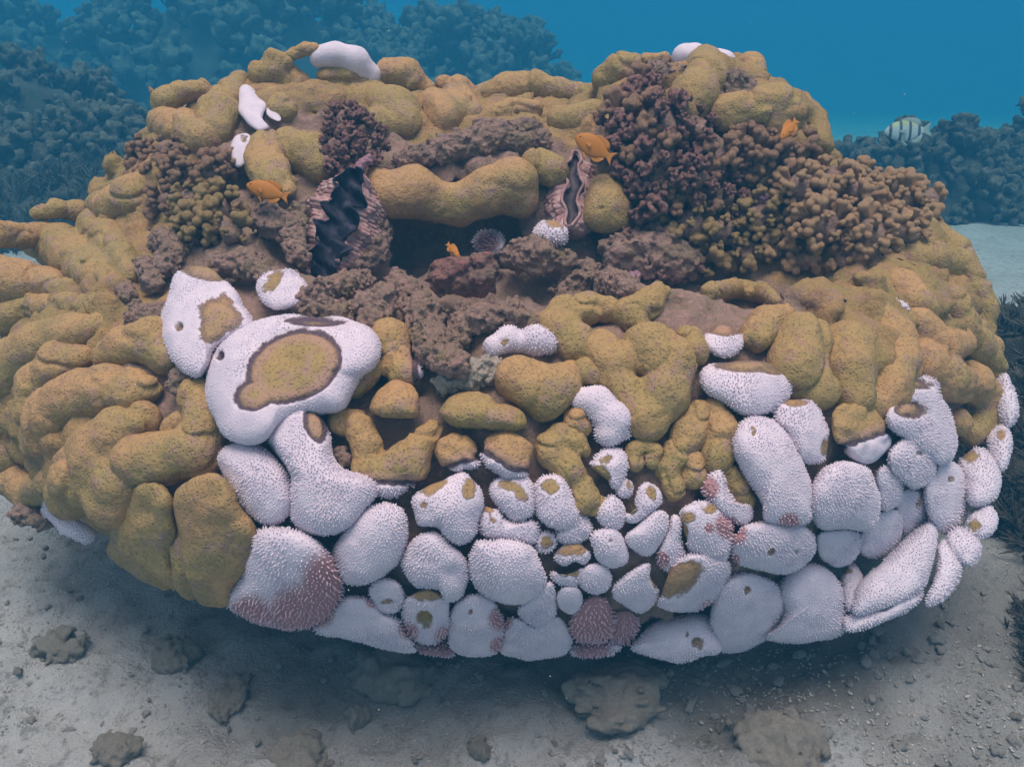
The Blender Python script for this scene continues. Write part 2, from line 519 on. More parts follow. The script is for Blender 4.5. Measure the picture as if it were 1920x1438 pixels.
def chain(bl, pts, name=None, mat=None, **o):
    """a lobe or winding ridge grown round a string of balls; '|' starts another string of the same lobe"""
    strings = [np.array([float(v) for v in s.split()]).reshape(-1, 3) for s in pts.split('|')]
    if not bl and mat is None:
        for q in strings: q[:, 2] = q[:, 2] * o.get('fat', 1.3) + 1
    allb = np.concatenate(strings)
    t, hit = trace(allb[:, 0], allb[:, 1])
    if 't' in o: t = np.full(len(allb), o['t'])
    elif len(allb) > 2:
        A = np.c_[np.ones(len(allb)), allb[:, :2] - allb[:, :2].mean(0)]
        w = np.where(hit, 1, .3)[:, None]
        co = np.linalg.lstsq(A.T @ (A * w * w) + np.eye(3) * np.array([1e-6, 30, 30]), A.T @ (t[:, None] * w * w), rcond=None)[0]
        t = .45 * t + .55 * (A @ co)[:, 0]
    u = PXU * t
    t = t + (o.get('d', 0.0) - o.get('k', .22 if bl or mat else .02)) * allb[:, 2] * u
    C = at(allb[:, 0], allb[:, 1], t); Rw = allb[:, 2] * PXU * t
    segs = []; j = 0
    for s in strings:
        if len(s) == 1: segs.append((j, j))
        segs += [(j + i, j + i + 1) for i in range(len(s) - 1)]; j += len(s)
    rm = Rw.mean(); kk = o.get('sm', .36) * rm
    amp = o.get('amp', .05 if bl else .065); f1 = 1 / (rm * 1.1)
    def sdf(p):
        d = None
        for a, b in segs:
            ab = C[b] - C[a]; q = p - C[a]
            h = np.clip((q @ ab) / max(ab @ ab, 1e-12), 0, 1)
            e = np.sqrt(((q - h[:, None] * ab) ** 2).sum(1)) - (Rw[a] + h * (Rw[b] - Rw[a]))
            d = e if d is None else smin(d, e, kk)
        d = d + amp * rm * fbm(p * f1, 2)
        if not bl and mat is None: d = d + o.get('fold', .17) * rm * np.exp(-(vnoise(p / (rm * 1.9) + 7.7) / .13) ** 2)
        if o.get('rough'): d = d + o['rough'] * rm * fbm(p * f1 * 2.6, 3)
        return d
    pad = Rw.max() * 1.25 + .004
    hgrid = max(2.0 * u.mean(), rm / 12)
    V, Q = surfnet(sdf, (C - pad).min(0), (C + pad).max(0), hgrid)
    if not len(V): return None
    if mat is not None:
        N = vnormals(V, Q)
        V = V + N * (.0035 * fbm(V * 120, 2))[:, None]
        ob = place(name, V, Q, mats=[mat], parent=o.get('parent', HEAD))
        if o.get('label'): ob['label'] = o['label']
        return ob
    if not bl: V = V + vnormals(V, Q) * (.0012 * fbm(V * 95, 2))[:, None]
    return finish(name or ('bleached_lobe' if bl else 'living_lobe'), V, Q, None, bl, o)

build_body()
W, L = True, False
# --- bleached lobes of the front
poly(W, '503 993 551 995 591 1015 621 1045 640 1093 631 1130 606 1160 556 1178 493 1170 440 1143 430 1125 450 1085 458 1050 478 1013', pink=[(630, 1095, 95), (570, 1170, 110), (470, 1165, 70), (610, 1150, 80)], sp=6.4, ph=4.6, label='bleached lobe with pink polyps along its lower right edge')
poly(W, '430 838 470 832 508 852 535 885 547 930 540 968 505 987 470 968 440 930 418 880 412 855')
poly(W, '530 752 575 750 600 770 615 800 625 850 650 880 690 898 704 915 692 945 660 985 620 1003 580 1000 550 975 543 930 545 890 510 840 492 800 500 775', c=(585, 900), live=[(592, 795, 22, 36, -20)], ring=1, H=.7, pore=[(518, 778, 5), (547, 758, 4)])
poly(W, '708 946 740 948 760 970 765 1005 748 1050 713 1080 683 1095 650 1092 628 1065 625 1030 645 1000 673 965')
poly(W, '800 910 838 895 870 887 898 910 908 943 898 975 888 1005 863 1018 833 1005 820 990 785 985 773 958 773 935', live=[(812, 911, 26, 12, -35), (880, 915, 13, 22, 10), (794, 946, 7, 6)], ring=.1)
poly(W, '923 903 950 893 985 895 1000 917 1003 955 990 970 963 975 940 957 920 930', live=[(955, 910, 20, 10, 12), (975, 922, 17, 11, 50)], ring=.1, sp=5)
poly(W, '1003 910 1020 893 1050 893 1068 915 1082 950 1085 975 1065 992 1040 990 1012 970 1003 940', live=[(1032, 911, 18, 14)], ring=.1, sp=5)
poly(W, '903 957 913 947 933 955 945 972 970 980 1000 977 1010 992 1006 1015 990 1018 950 1015 913 1005 898 987', c=(945, 995), live=[(915, 954, 11, 8), (925, 975, 6, 4)], ring=.1, sp=5, d=.1)
poly(W, '785 1003 813 1000 840 1018 865 1035 878 1055 878 1090 863 1120 838 1125 825 1105 800 1100 775 1093 760 1070 755 1050 770 1020', dent=[(848, 1075, 16, 7)])
poly(W, '900 1015 950 1013 993 1022 1013 1052 1025 1085 1015 1110 990 1128 962 1135 925 1125 895 1105 880 1075 878 1045 888 1025')
poly(W, '990 1125 1020 1098 1035 1095 1043 1130 1038 1158 1010 1172 985 1165 972 1145', d=.2)
poly(W, '705 1090 730 1085 752 1098 757 1125 742 1146 715 1148 697 1130 694 1108', live=[(727, 1129, 9, 4)], ring=.1)
poly(W, '650 1120 690 1122 715 1148 740 1160 755 1175 775 1205 782 1222 750 1223 700 1210 650 1197 595 1183 600 1165 625 1140', H=.75, d=-.35, pink=[(700, 1125, 22), (600, 1150, 40), (765, 1180, 26)])
poly(W, '765 1120 800 1103 835 1120 843 1145 840 1180 820 1205 790 1205 768 1185 757 1150', live=[(805, 1112, 34, 15)], ring=.1, pore=[(795, 1163, 13)], pink=[(765, 1185, 28), (835, 1195, 30)])
poly(W, '858 1130 885 1115 915 1122 935 1145 943 1180 938 1215 920 1230 880 1228 850 1218 843 1190 845 1155', pore=[(882, 1147, 4)], pink=[(940, 1160, 35), (935, 1210, 24)])
poly(W, '950 1160 975 1158 1000 1170 1030 1160 1050 1155 1065 1180 1070 1210 1050 1230 1010 1235 960 1232 938 1222 945 1190', H=.7, pink=[(945, 1165, 24)])
poly(W, '785 1200 815 1207 840 1203 852 1222 840 1230 815 1228 785 1222', pink=[(815, 1210, 60)], d=0)
poly(W, '1140 840 1168 845 1178 868 1172 895 1155 915 1140 905 1120 890 1108 878 1113 860', live=[(1126, 890, 21, 16, 40), (1138, 861, 15, 6, -20)], ring=.2, sp=5, label='small white lobe with a dark olive hollow')
poly(W, '1160 905 1172 897 1186 903 1188 920 1178 934 1162 932 1155 918', live=[(1180, 908, 5, 7)], ring=.1, sp=5)
poly(W, '1150 930 1168 945 1173 970 1160 992 1130 985 1118 965 1125 945', sp=5)
poly(W, '1193 930 1200 910 1215 903 1238 920 1240 943 1218 965 1193 980 1175 977 1172 962 1190 955', c=(1212, 948), live=[(1222, 923, 10, 15, -35), (1183, 957, 12, 8)], ring=.1, sp=4.6, ph=2.6)
poly(W, '1225 960 1248 962 1255 985 1243 1015 1220 1040 1200 1040 1178 1020 1175 1003 1198 982', sp=5)
poly(W, '1120 995 1150 990 1170 1010 1178 1040 1170 1060 1145 1065 1120 1050 1110 1025 1108 1008', pore=[(1145, 1013, 3)], sp=5)
poly(W, '1075 970 1095 965 1110 985 1108 1003 1085 1018 1060 1020 1043 1005 1055 990', sp=5, d=.2)
poly(W, '1010 1003 1023 996 1038 1003 1042 1020 1030 1036 1012 1034 1005 1020', live=[(1024, 1016, 11, 12)], ring=.1, sp=5)
poly(W, '1040 1040 1055 1022 1085 1017 1103 1030 1107 1045 1095 1058 1078 1052 1060 1060 1042 1052', live=[(1075, 1030, 29, 13, -8)], ring=.1, sp=5)
poly(W, '1035 1072 1055 1075 1075 1070 1093 1065 1096 1080 1080 1097 1055 1098 1035 1085', live=[(1068, 1074, 17, 8)], ring=.2, sp=5)
poly(W, '1098 1062 1120 1056 1140 1066 1147 1085 1138 1105 1115 1114 1095 1105 1086 1085', sp=5)
poly(W, '1046 1110 1058 1100 1078 1100 1091 1112 1090 1135 1075 1150 1058 1147 1045 1132', sp=4.2, ph=2)
poly(W, '1152 1098 1180 1075 1200 1060 1217 1057 1220 1080 1232 1100 1230 1125 1200 1148 1170 1135 1150 1120', live=[(1228, 1080, 8, 18)], ring=.2)
poly(W, '1085 1135 1115 1117 1140 1125 1150 1160 1140 1195 1110 1205 1080 1200 1068 1175', pink=[(1110, 1160, 110)], sp=6, ph=4.4, label='small lobe with pink tissue between its polyps')
poly(W, '1148 1150 1175 1143 1193 1155 1195 1180 1175 1205 1150 1205 1135 1185', pink=[(1165, 1175, 80)], sp=5.5, ph=4.4)
poly(W, '1070 1208 1105 1200 1145 1202 1165 1212 1145 1226 1105 1230 1075 1228', pink=[(1110, 1215, 50)], d=0, sp=5)
poly(W, '1235 1120 1260 1060 1300 1040 1350 1045 1370 1060 1362 1095 1335 1125 1300 1145 1260 1147 1233 1135', c=(1290, 1100), live=[(1272, 1085, 50, 26, -30), (1260, 1110, 24, 12)], ring=.3, pink=[(1330, 1145, 30)], label='white lobe with a large brown dead patch in its middle')
poly(W, '1275 960 1300 943 1335 942 1360 965 1375 990 1370 1030 1360 1050 1330 1053 1300 1040 1285 1010', c=(1322, 990), live=[(1332, 953, 13, 9), (1291, 970, 13, 11), (1278, 1000, 12, 25)], ring=.1, pink=[(1365, 985, 36), (1330, 990, 14)])
poly(W, '1262 965 1278 975 1275 1010 1283 1045 1270 1070 1250 1072 1232 1050 1245 1010 1255 990', pink=[(1238, 1050, 26)], sp=5)
poly(W, '1340 880 1352 878 1365 920 1385 945 1410 950 1408 975 1385 985 1355 965 1330 935 1318 905', c=(1355, 940), pink=[(1325, 915, 34), (1370, 985, 24)], H=.9)
poly(W, '1395 788 1425 782 1455 795 1480 825 1505 870 1520 915 1522 955 1510 980 1440 978 1430 945 1405 900 1385 860 1377 820', pore=[(1412, 800, 4), (1413, 812, 3)], pink=[(1480, 982, 30)])
poly(W, '1530 905 1550 878 1585 867 1620 873 1640 895 1650 930 1648 960 1630 990 1580 994 1540 988 1523 960 1522 930', H=.95)
poly(W, '1460 755 1490 745 1525 752 1545 785 1555 825 1545 860 1515 870 1495 855 1475 815 1452 785', live=[(1490, 752, 24, 10), (1549, 838, 8, 16, 10)], ring=.3)
poly(W, '1320 690 1350 678 1400 670 1440 675 1470 695 1480 725 1465 755 1430 775 1395 778 1360 755 1325 735 1313 712', live=[(1405, 682, 62, 15), (1445, 692, 30, 9, 8)], ring=.6)
poly(W, '1320 635 1340 610 1365 600 1390 625 1392 650 1370 670 1345 668 1325 652', live=[(1358, 614, 36, 15, 5)], ring=.6, sp=5)
poly(W, '1400 985 1450 978 1500 985 1525 1005 1528 1035 1505 1060 1465 1075 1415 1065 1380 1050 1372 1020 1385 1000', pore=[(1447, 1034, 5), (1494, 1034, 3)], pink=[(1380, 1000, 30), (1375, 1050, 18)])
poly(W, '1535 1000 1570 993 1605 998 1610 1030 1595 1055 1565 1062 1540 1045 1532 1020', d=.1)
poly(W, '1645 885 1665 873 1685 895 1690 925 1680 950 1655 955 1648 920', d=.15)
poly(W, '1640 965 1670 955 1690 970 1690 1000 1675 1035 1650 1045 1620 1040 1610 1015 1620 985')
poly(W, '1680 930 1705 917 1730 930 1738 960 1730 985 1700 1005 1690 990 1680 960', d=.1)
poly(W, '1610 1095 1660 1045 1700 1010 1735 980 1750 978 1758 1005 1750 1050 1735 1100 1700 1125 1650 1145 1600 1150', c=(1695, 1070), dent=[(1700, 1080, 26, 6)], live=[(1640, 1058, 14, 5, -35), (1672, 1028, 14, 4, -40)], H=.7, ring=.1)
poly(W, '1585 1155 1640 1150 1690 1130 1730 1105 1725 1125 1690 1150 1640 1172 1590 1182', H=.7, d=0, sp=5)
poly(W, '1345 1110 1370 1085 1405 1075 1440 1085 1465 1115 1470 1145 1450 1180 1410 1210 1360 1225 1342 1200 1335 1150', pore=[(1402, 1106, 5)])
poly(W, '1465 1090 1490 1068 1520 1057 1550 1068 1575 1100 1582 1140 1578 1180 1550 1195 1490 1203 1440 1195 1460 1175 1472 1145 1460 1110', c=(1520, 1135), d=.15)
poly(W, '1580 1070 1600 1056 1615 1075 1620 1105 1605 1135 1590 1145 1578 1110', live=[(1585, 1068, 12, 7)], ring=.1, d=.1)
poly(W, '1195 1200 1225 1170 1260 1157 1310 1152 1335 1160 1350 1190 1350 1222 1320 1230 1270 1240 1220 1228 1185 1215', pore=[(1310, 1206, 10), (1290, 1188, 3)], d=.1)
poly(W, '1690 740 1700 715 1725 706 1755 718 1765 750 1785 790 1792 830 1785 860 1760 870 1720 845 1690 820 1665 795 1665 770', live=[(1722, 718, 28, 10, 8), (1707, 767, 30, 17, 8)], ring=.8, label='white lobe with two ringed brown patches')
poly(W, '1670 850 1690 825 1720 818 1745 840 1755 870 1748 895 1720 915 1695 905 1672 880', pore=[(1724, 850, 4)], d=-.1)
poly(W, '1755 870 1775 860 1800 880 1812 915 1812 960 1800 990 1770 1000 1750 980 1735 940 1735 900', pore=[(1783, 897, 4)])
poly(W, '1800 870 1815 845 1840 840 1865 860 1878 895 1870 930 1845 948 1820 945 1812 910', live=[(1820, 855, 14, 12)], ring=.1)
poly(W, '1850 820 1865 800 1885 795 1897 825 1890 865 1878 885 1860 860', live=[(1878, 813, 8, 10)], ring=.1)
poly(W, '1868 720 1885 700 1900 730 1908 770 1895 802 1875 790 1866 755')
poly(W, '1825 965 1850 948 1868 962 1870 985 1855 1005 1830 1008 1815 990', live=[(1827, 985, 10, 11)], ring=.1)
poly(W, '1780 1000 1800 990 1830 1005 1838 1035 1820 1060 1795 1050 1778 1025')
poly(W, '1760 1020 1775 1012 1795 1035 1802 1065 1790 1100 1760 1130 1735 1135 1750 1090 1758 1050', d=.1)
# --- bleached lobes higher up
poly(W, '393 700 410 655 450 625 500 602 535 593 590 590 645 592 687 610 710 638 714 668 700 690 674 706 658 736 642 762 605 770 560 775 520 800 490 828 450 833 415 815 395 770 387 735', c=(545, 690), live=[(550, 686, 94, 66, -22), (476, 738, 40, 30, -20), (590, 601, 52, 9, 2)], ring=1, dent=[(550, 685, 100, 14), (545, 675, 14, 7), (600, 660, 20, 4), (505, 720, 22, 4)], pore=[(411, 666, 6)], H=.62, sp=5.0, ph=2.6, label='large white lobe round a sunken brown ringed patch')
poly(W, '318 545 326 518 345 500 372 495 405 505 430 535 450 570 475 605 440 630 400 655 390 690 370 708 340 690 312 650 303 610 310 570', c=(375, 600), live=[(382, 506, 52, 17, 12), (412, 590, 42, 30, 20), (400, 610, 26, 34, 15), (422, 562, 16, 10, 30)], ring=.5, H=.75, sp=5.2, ph=2.6, pore=[(334, 612, 6)], label='white lobe with a square brown patch')
poly(W, '482 545 490 520 515 507 545 507 568 525 577 550 560 570 525 580 495 570', live=[(512, 526, 12, 25, 35)], ring=.2, H=.95)
chain(W, '925 650 20 955 636 24 975 642 18 1003 638 27 1026 642 22', live=[(945, 642, 7, 6)], ring=.1, sp=5.4, d=-.4)
chain(W, '1090 748 23 1120 755 30 1150 788 32 1142 810 25 1170 812 13', ring=.1, d=-.5, sp=5.4)
poly(W, '1003 430 1020 413 1045 413 1062 430 1060 455 1030 460 1005 447', live=[(1040, 418, 16, 8, 20)], ring=.1, H=1, d=-1.8)
poly(W, '888 452 905 434 930 434 945 450 940 472 915 478 895 470', H=1, pink=[(915, 455, 30)], d=-2.6, label='greyish lobe covered in loose polyps')
chain(W, '600 107 20 630 103 22 665 115 26 692 140 22', bare=1)
poly(W, '450 165 465 160 490 185 500 200 492 225 505 240 480 245 450 215 447 190', H=.9, bare=1, d=-.45)
poly(W, '500 195 512 200 527 222 520 228 500 215', H=.6, bare=1, d=-.45)
poly(W, '430 285 440 258 460 250 475 265 470 300 445 315', H=.8, bare=1, pore=[(457, 260, 5)], d=-.45)
chain(W, '1285 108 25 1300 110 28', bare=1, d=.0)
chain(W, '1345 115 22 1358 118 22', bare=1, d=.0)
chain(W, '1500 562 18 1520 560 20 1540 566 14', sp=5, ph=5, pr=1.6, d=-1.9)
chain(W, '1650 574 13 1668 571 15 1688 580 14', sp=5, d=-1.5)
chain(W, '92 915 13 100 955 17 128 985 17 165 1003 15', d=.5, sp=5)
# --- living lobes of the front
poly(L, '690 765 705 735 740 713 775 722 787 750 780 780 745 787 710 780', H=1.0, out=.5, fold=.04)
chain(L, '640 790 24 668 800 27 688 835 25 690 880 27 725 890 34 765 868 38 790 830 25 812 806 18', white=[('h', 790, 912, 690, 908)], ring=1, d=-.2, fat=1.12)
poly(L, '820 775 840 748 880 733 915 738 935 755 965 765 985 785 980 803 940 807 890 805 845 798', H=1.0, out=.5, fold=.04)
poly(L, '813 840 830 815 865 808 890 825 900 850 895 875 860 883 825 875', white=[('h', 905, 858, 840, 882)], ring=1, H=.9, out=.45)
poly(L, '903 830 920 810 945 803 985 820 1003 840 1000 875 985 893 950 893 915 875 902 860', white=[('h', 1000, 887, 960, 885), ('h', 960, 885, 900, 848)], ring=1, H=.9, out=.45)
chain(L, '972 715 42 1018 737 44 1050 722 34 1070 698 20', d=-.3, fat=1.12)
chain(L, '1095 698 22 1112 705 17', d=-.3)
chain(L, '1080 790 22 1090 800 16')
chain(L, '1030 835 24 1050 815 18 1075 825 19 1090 842 15|1035 850 26 1065 880 25 1088 905 20 1095 935 26 1115 945 18', d=-.15, fat=1.12)
chain(L, '1190 870 14 1189 845 13 1208 831 13 1226 845 14 1222 866 12', d=-.3, fat=1.12)
chain(L, '1125 655 34 1150 690 36 1180 740 28 1205 783 31 1212 798 26|1215 650 44 1252 682 47 1244 740 42 1226 785 28', d=-.35, fat=1.12)
chain(L, '1030 605 19 1060 590 25 1100 578 23 1140 580 18|1055 625 30 1085 650 28 1105 665 18', d=-.1)
chain(L, '1237 548 16 1215 570 21 1180 592 25 1200 612 18', d=-.1)
chain(L, '1310 772 21 1290 812 30 1270 850 24 1250 880 17 1262 915 21', fat=1.12)
chain(L, '1295 865 18 1300 892 20')
chain(L, '1338 768 18 1350 808 27 1340 852 28')
chain(L, '1362 880 13 1380 912 17 1396 940 14', ring=.1)
chain(L, '1290 640 22 1298 660 24')
chain(L, '1330 547 13 1380 541 14 1428 548 14 1452 562 9')
chain(L, '1415 632 24 1440 606 25 1472 590 18')
chain(L, '1502 640 44 1492 690 40 1532 732 32', d=-.1)
chain(L, '1590 650 38 1590 692 42 1602 740 34', d=-.1)
chain(L, '1645 590 24 1670 630 32 1680 680 34 1660 730 35 1640 760 24', d=-.1)
poly(L, '1552 790 1565 760 1600 747 1640 758 1662 790 1667 830 1650 860 1615 868 1580 850 1560 825', white=[('h', 1668, 812, 1560, 850)], ring=1, bare=1, H=.9)
chain(L, '1720 610 26 1758 650 28 1802 642 22|1730 680 30 1770 710 30 1802 722 26')
chain(L, '1800 610 23 1830 650 26 1860 690 20')
chain(L, '1825 715 30 1845 750 30 1840 790 28 1820 812 20|1800 790 18')
chain(L, '1690 490 24 1740 485 26 1790 500 25 1820 540 24 1835 580 24 1845 620 18')
chain(L, '1690 542 28 1722 577 28')
chain(L, '1780 570 27 1800 605 22 1830 620 18')
chain(L, '1752 442 22 1795 470 19 1828 520 14')
chain(L, '1855 652 20 1868 680 13')
chain(L, '665 725 16 685 705 17 706 690 14', d=-.3)
chain(L, '745 675 23 757 700 25|720 690 13', white=[('h', 783, 650, 786, 720)], ring=1, d=-.2)
chain(L, '728 640 33 735 660 28')
# --- living lobes of the left side
poly(L, '210 1010 218 950 245 912 285 903 320 920 330 1000 325 1060 335 1112 290 1100 240 1070 205 1040', H=.75, c=(275, 1005), d=.1)
poly(L, '318 940 350 905 400 888 430 905 450 950 480 1000 470 1050 440 1110 420 1133 370 1128 330 1110 316 1060 314 1000', H=.75, dent=[(385, 930, 22, 12), (350, 1030, 24, 7)])
chain(L, '130 930 40 160 890 54 190 850 52 230 810 44 265 785 33|215 940 46 232 900 48', dent=[], fat=1.12)
chain(L, '370 745 29 385 792 31 368 842 38 310 860 38 262 862 40|318 800 13 335 788 15')
chain(L, '82 820 34 98 780 45 142 742 44 200 732 40 250 732 36 277 726 22', fat=1.12)
chain(L, '60 772 24 72 720 30 112 682 31 152 672 20')
chain(L, '195 665 20 242 650 30 290 640 34 312 668 28')
chain(L, '5 740 40 30 692 44 80 652 35 140 626 31 182 612 24')
chain(L, '0 602 24 60 576 20 130 576 20 182 576 17 206 582 12')
chain(L, '-15 530 44 40 530 32 90 536 24 132 546 15 154 549 9')
chain(L, '75 452 26 110 462 33 150 492 36 190 522 29 212 537 20|178 422 24 205 452 27 235 490 21 245 516 15')
chain(L, '-5 440 20 45 444 17 82 432 13', d=.5)
chain(L, '70 401 10 105 392 13 145 396 15 170 400 14')
chain(L, '185 386 18 220 386 29 256 370 33 274 350 21')
chain(L, '-20 830 40 15 850 34')
chain(L, '30 905 26 62 925 24 95 900 20', d=.4)
# --- living lobes of the back
chain(L, '310 190 20 340 172 15 375 168 13 392 176 11')
chain(L, '310 235 25 345 247 30 380 262 26')
chain(L, '450 152 15 432 182 24 410 215 29 398 246 27')
chain(L, '462 166 14 490 170 17 506 182 13', d=.1)
chain(L, '518 188 20 530 208 22')
chain(L, '488 138 19 515 132 18 535 152 14|510 106 11 537 117 11')
chain(L, '545 104 8 572 93 9 590 92 8')
chain(L, '548 140 12 560 158 16 540 172 14')
chain(L, '618 150 18 652 146 22 692 155 20')
chain(L, '585 165 12 620 172 13 660 172 12')
poly(L, '455 290 475 250 510 242 530 270 545 310 560 350 545 372 500 366 465 340', H=.9, out=.5)
chain(L, '545 280 30 580 292 33 596 312 26')
chain(L, '612 195 20 650 188 24 697 197 30 735 220 42 752 235 34|700 240 28')
chain(L, '730 140 22 765 146 25 790 166 20')
chain(L, '815 205 30 835 225 32|852 190 28 876 214 24')
chain(L, '830 158 12 860 165 16 884 178 12')
chain(L, '905 180 16 950 166 21 1000 160 20 1050 170 18 1100 180 16 1122 178 14')
chain(L, '930 212 12 962 201 12 1002 205 13')
chain(L, '1048 226 19 1080 226 19 1110 214 20')
chain(L, '1140 150 23 1165 130 23 1190 119 13', label='smooth yellow lobe at the back')
chain(L, '1320 120 25 1325 150 30 1302 180 33 1282 206 28')
chain(L, '1365 215 28 1420 210 33 1456 205 34 1472 226 24')
chain(L, '1408 125 20 1418 142 15')
chain(L, '1212 112 9 1246 111 10')
# --- the ledge over the hollow
chain(L, '703 334 20 728 364 40 775 361 43 818 380 33 860 384 33 910 362 39 962 346 44 974 374 34', d=-.3, amp=.05, fat=1.08, fold=.05, label='long winding yellow brown lobe over a dark hollow')
chain(L, '1008 308 24 1036 322 24')
poly(L, '1093 400 1105 345 1130 325 1160 335 1183 370 1188 400 1175 430 1140 440 1105 430', H=1.0, out=.5, pore=[(1127, 391, 4)], amp=.03, fold=0, label='smooth egg shaped yellow brown lobe')
# --- dead knobs
def knob(pts, mat=None, **o): return chain(L, pts, name='dead_knob', mat=mat or ROCK, rough=.27, amp=.18, **o)
knob('745 525 18 768 560 27 800 602 35 812 650 33 850 682 30', d=-.4)
knob('690 570 30 715 560 26 700 600 30')
knob('968 480 26 1010 480 33 1055 490 22', d=-1.6, label='pink crusted knob under the ledge')
knob('840 520 32 892 512 38', mat=REDROCK, d=-2.2, label='dark red crusted knob in the hollow')
knob('838 712 24 880 702 30 926 690 22', mat=TURF)
knob('1160 480 38 1220 482 48 1280 492 38|1215 440 30', d=-.3)
knob('1180 420 26 1250 450 30 1300 470 26')
knob('500 412 30 542 432 28')
knob('415 500 22 470 498 26 500 515 16')
knob('225 540 18 240 555 16|255 575 14')
knob('760 300 20 830 282 23 900 266 27 950 255 25 985 268 22|1020 262 18', label='pink crusted ridge above the winding lobe')
knob('560 560 22 600 580 26 640 590 22')
knob('900 600 30 960 590 28 1000 610 18')
knob('1100 520 30 1060 550 24')
knob('860 640 20 870 590 22')
knob('640 852 14 648 862 12', label='dark dead knob in a white lobe')
knob('930 250 16 900 240 14 1000 240 16')
knob('1230 130 18 1260 140 20 1380 160 26 1410 180 20')
knob('300 450 22 330 470 24 310 500 22')
knob('270 500 18 290 530 20')
knob('250 600 18 285 590 20 320 585 16')
knob('350 700 20 330 720 18')
knob('40 960 20 80 975 18', d=.5)
knob('668 500 24 700 470 26 710 430 20', d=-.9)
knob('560 400 20 548 440 22 560 480 20', d=-.6)
knob('600 545 22 640 540 24 680 530 22', d=-.6)
knob('1180 545 24 1140 530 26')
PINK = rock_material('pink_crust', (.44, .25, .30), (.36, .20, .25), (.52, .33, .36), (.30, .20, .17))
for q, d in (('1285 364 13 1292 372 10', -3.5), ('1428 373 14 1420 366 10', -3.5), ('1215 470 15 1200 478 12', -2.6), ('1180 528 15 1190 518 12', -1.2), ('1470 345 9', -6), ('742 512 11', -1.4), ('1000 640 12 1030 650 10', -.8), ('690 300 10 672 318 9', -5)):
    chain(L, q, name='pink_crust', mat=PINK, rough=.2, d=d)
# ------------------------------------------------------------------ branching corals
def knob_variants(n, knobs, rk, stem, spread, seed, h=.055, rough=.0):
    """short stems that fork into rounded knobs, about one unit long along +Z"""
    out = []
    g = np.random.default_rng(seed)
    for v in range(n):
        segs = [((0, 0, -.15), (0, 0, .5), stem * 1.15, stem)]
        for k in range(knobs):
            a = 2.4 * k + g.uniform(-.4, .4); r = spread * math.sqrt((k + .4) / knobs) * g.uniform(.85, 1.15)
            zt = g.uniform(.8, 1.0) - .5 * r * r / max(spread, .01)
            zb = g.uniform(.15, .5)
            tip = (r * math.cos(a), r * math.sin(a), zt)
            segs.append(((.25 * tip[0], .25 * tip[1], zb), tip, stem * .8, rk * g.uniform(.85, 1.15)))
        S = [(np.array(a, float), np.array(b, float), ra, rb) for a, b, ra, rb in segs]
        def f(p):
            d = None
            for a, b, ra, rb in S:
                ab = b - a; q = p - a
                t = np.clip(q @ ab / (ab @ ab), 0, 1)
                e = np.sqrt(((q - t[:, None] * ab) ** 2).sum(1)) - (ra + t ** 2 * (rb - ra))
                d = e if d is None else smin(d, e, .06)
            return d + rough * fbm(p * 7, 2)
        V, Q = surfnet(f, (-spread - .4, -spread - .4, -.4), (spread + .4, spread + .4, 1.4), h)
        out.append((V, Q))
    return out

def branch_material(name, low, high, tip, z0=.35, z1=1.0, grain=26, fleck=.5):
    M = NT(name)
    sx = M.n.new('ShaderNodeSeparateXYZ'); M.t.links.new(M.obj, sx.inputs[0])
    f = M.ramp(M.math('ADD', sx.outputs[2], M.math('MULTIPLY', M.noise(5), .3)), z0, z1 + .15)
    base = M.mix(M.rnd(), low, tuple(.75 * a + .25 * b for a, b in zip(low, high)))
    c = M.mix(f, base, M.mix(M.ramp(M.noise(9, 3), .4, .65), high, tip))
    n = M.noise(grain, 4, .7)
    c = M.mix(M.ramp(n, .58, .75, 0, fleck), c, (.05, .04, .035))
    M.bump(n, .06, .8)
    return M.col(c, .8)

def quat_to(d, spin):
    return Vector((0, 0, 1)).rotation_difference(Vector(d)) @ Vector((0, 0, 1)).rotation_difference(Vector((0, 0, 1))) @ __import__('mathutils').Quaternion((0, 0, 1), spin)

def meshes(vs, name, mats):
    return [make_mesh(name, V, Q, mats=mats) for V, Q in vs]

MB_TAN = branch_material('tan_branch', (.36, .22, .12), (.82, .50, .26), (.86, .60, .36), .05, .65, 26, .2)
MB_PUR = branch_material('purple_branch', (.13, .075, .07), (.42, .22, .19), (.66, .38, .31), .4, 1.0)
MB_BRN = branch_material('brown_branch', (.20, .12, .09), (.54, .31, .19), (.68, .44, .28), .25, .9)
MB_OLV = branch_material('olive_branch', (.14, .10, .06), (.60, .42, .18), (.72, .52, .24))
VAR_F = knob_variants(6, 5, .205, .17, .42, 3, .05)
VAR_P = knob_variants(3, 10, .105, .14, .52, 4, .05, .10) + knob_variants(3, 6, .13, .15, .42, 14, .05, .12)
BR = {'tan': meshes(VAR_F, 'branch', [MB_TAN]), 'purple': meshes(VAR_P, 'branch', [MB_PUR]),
      'brown': meshes(VAR_F, 'branch', [MB_BRN]), 'olive': meshes(VAR_F, 'branch', [MB_OLV])}

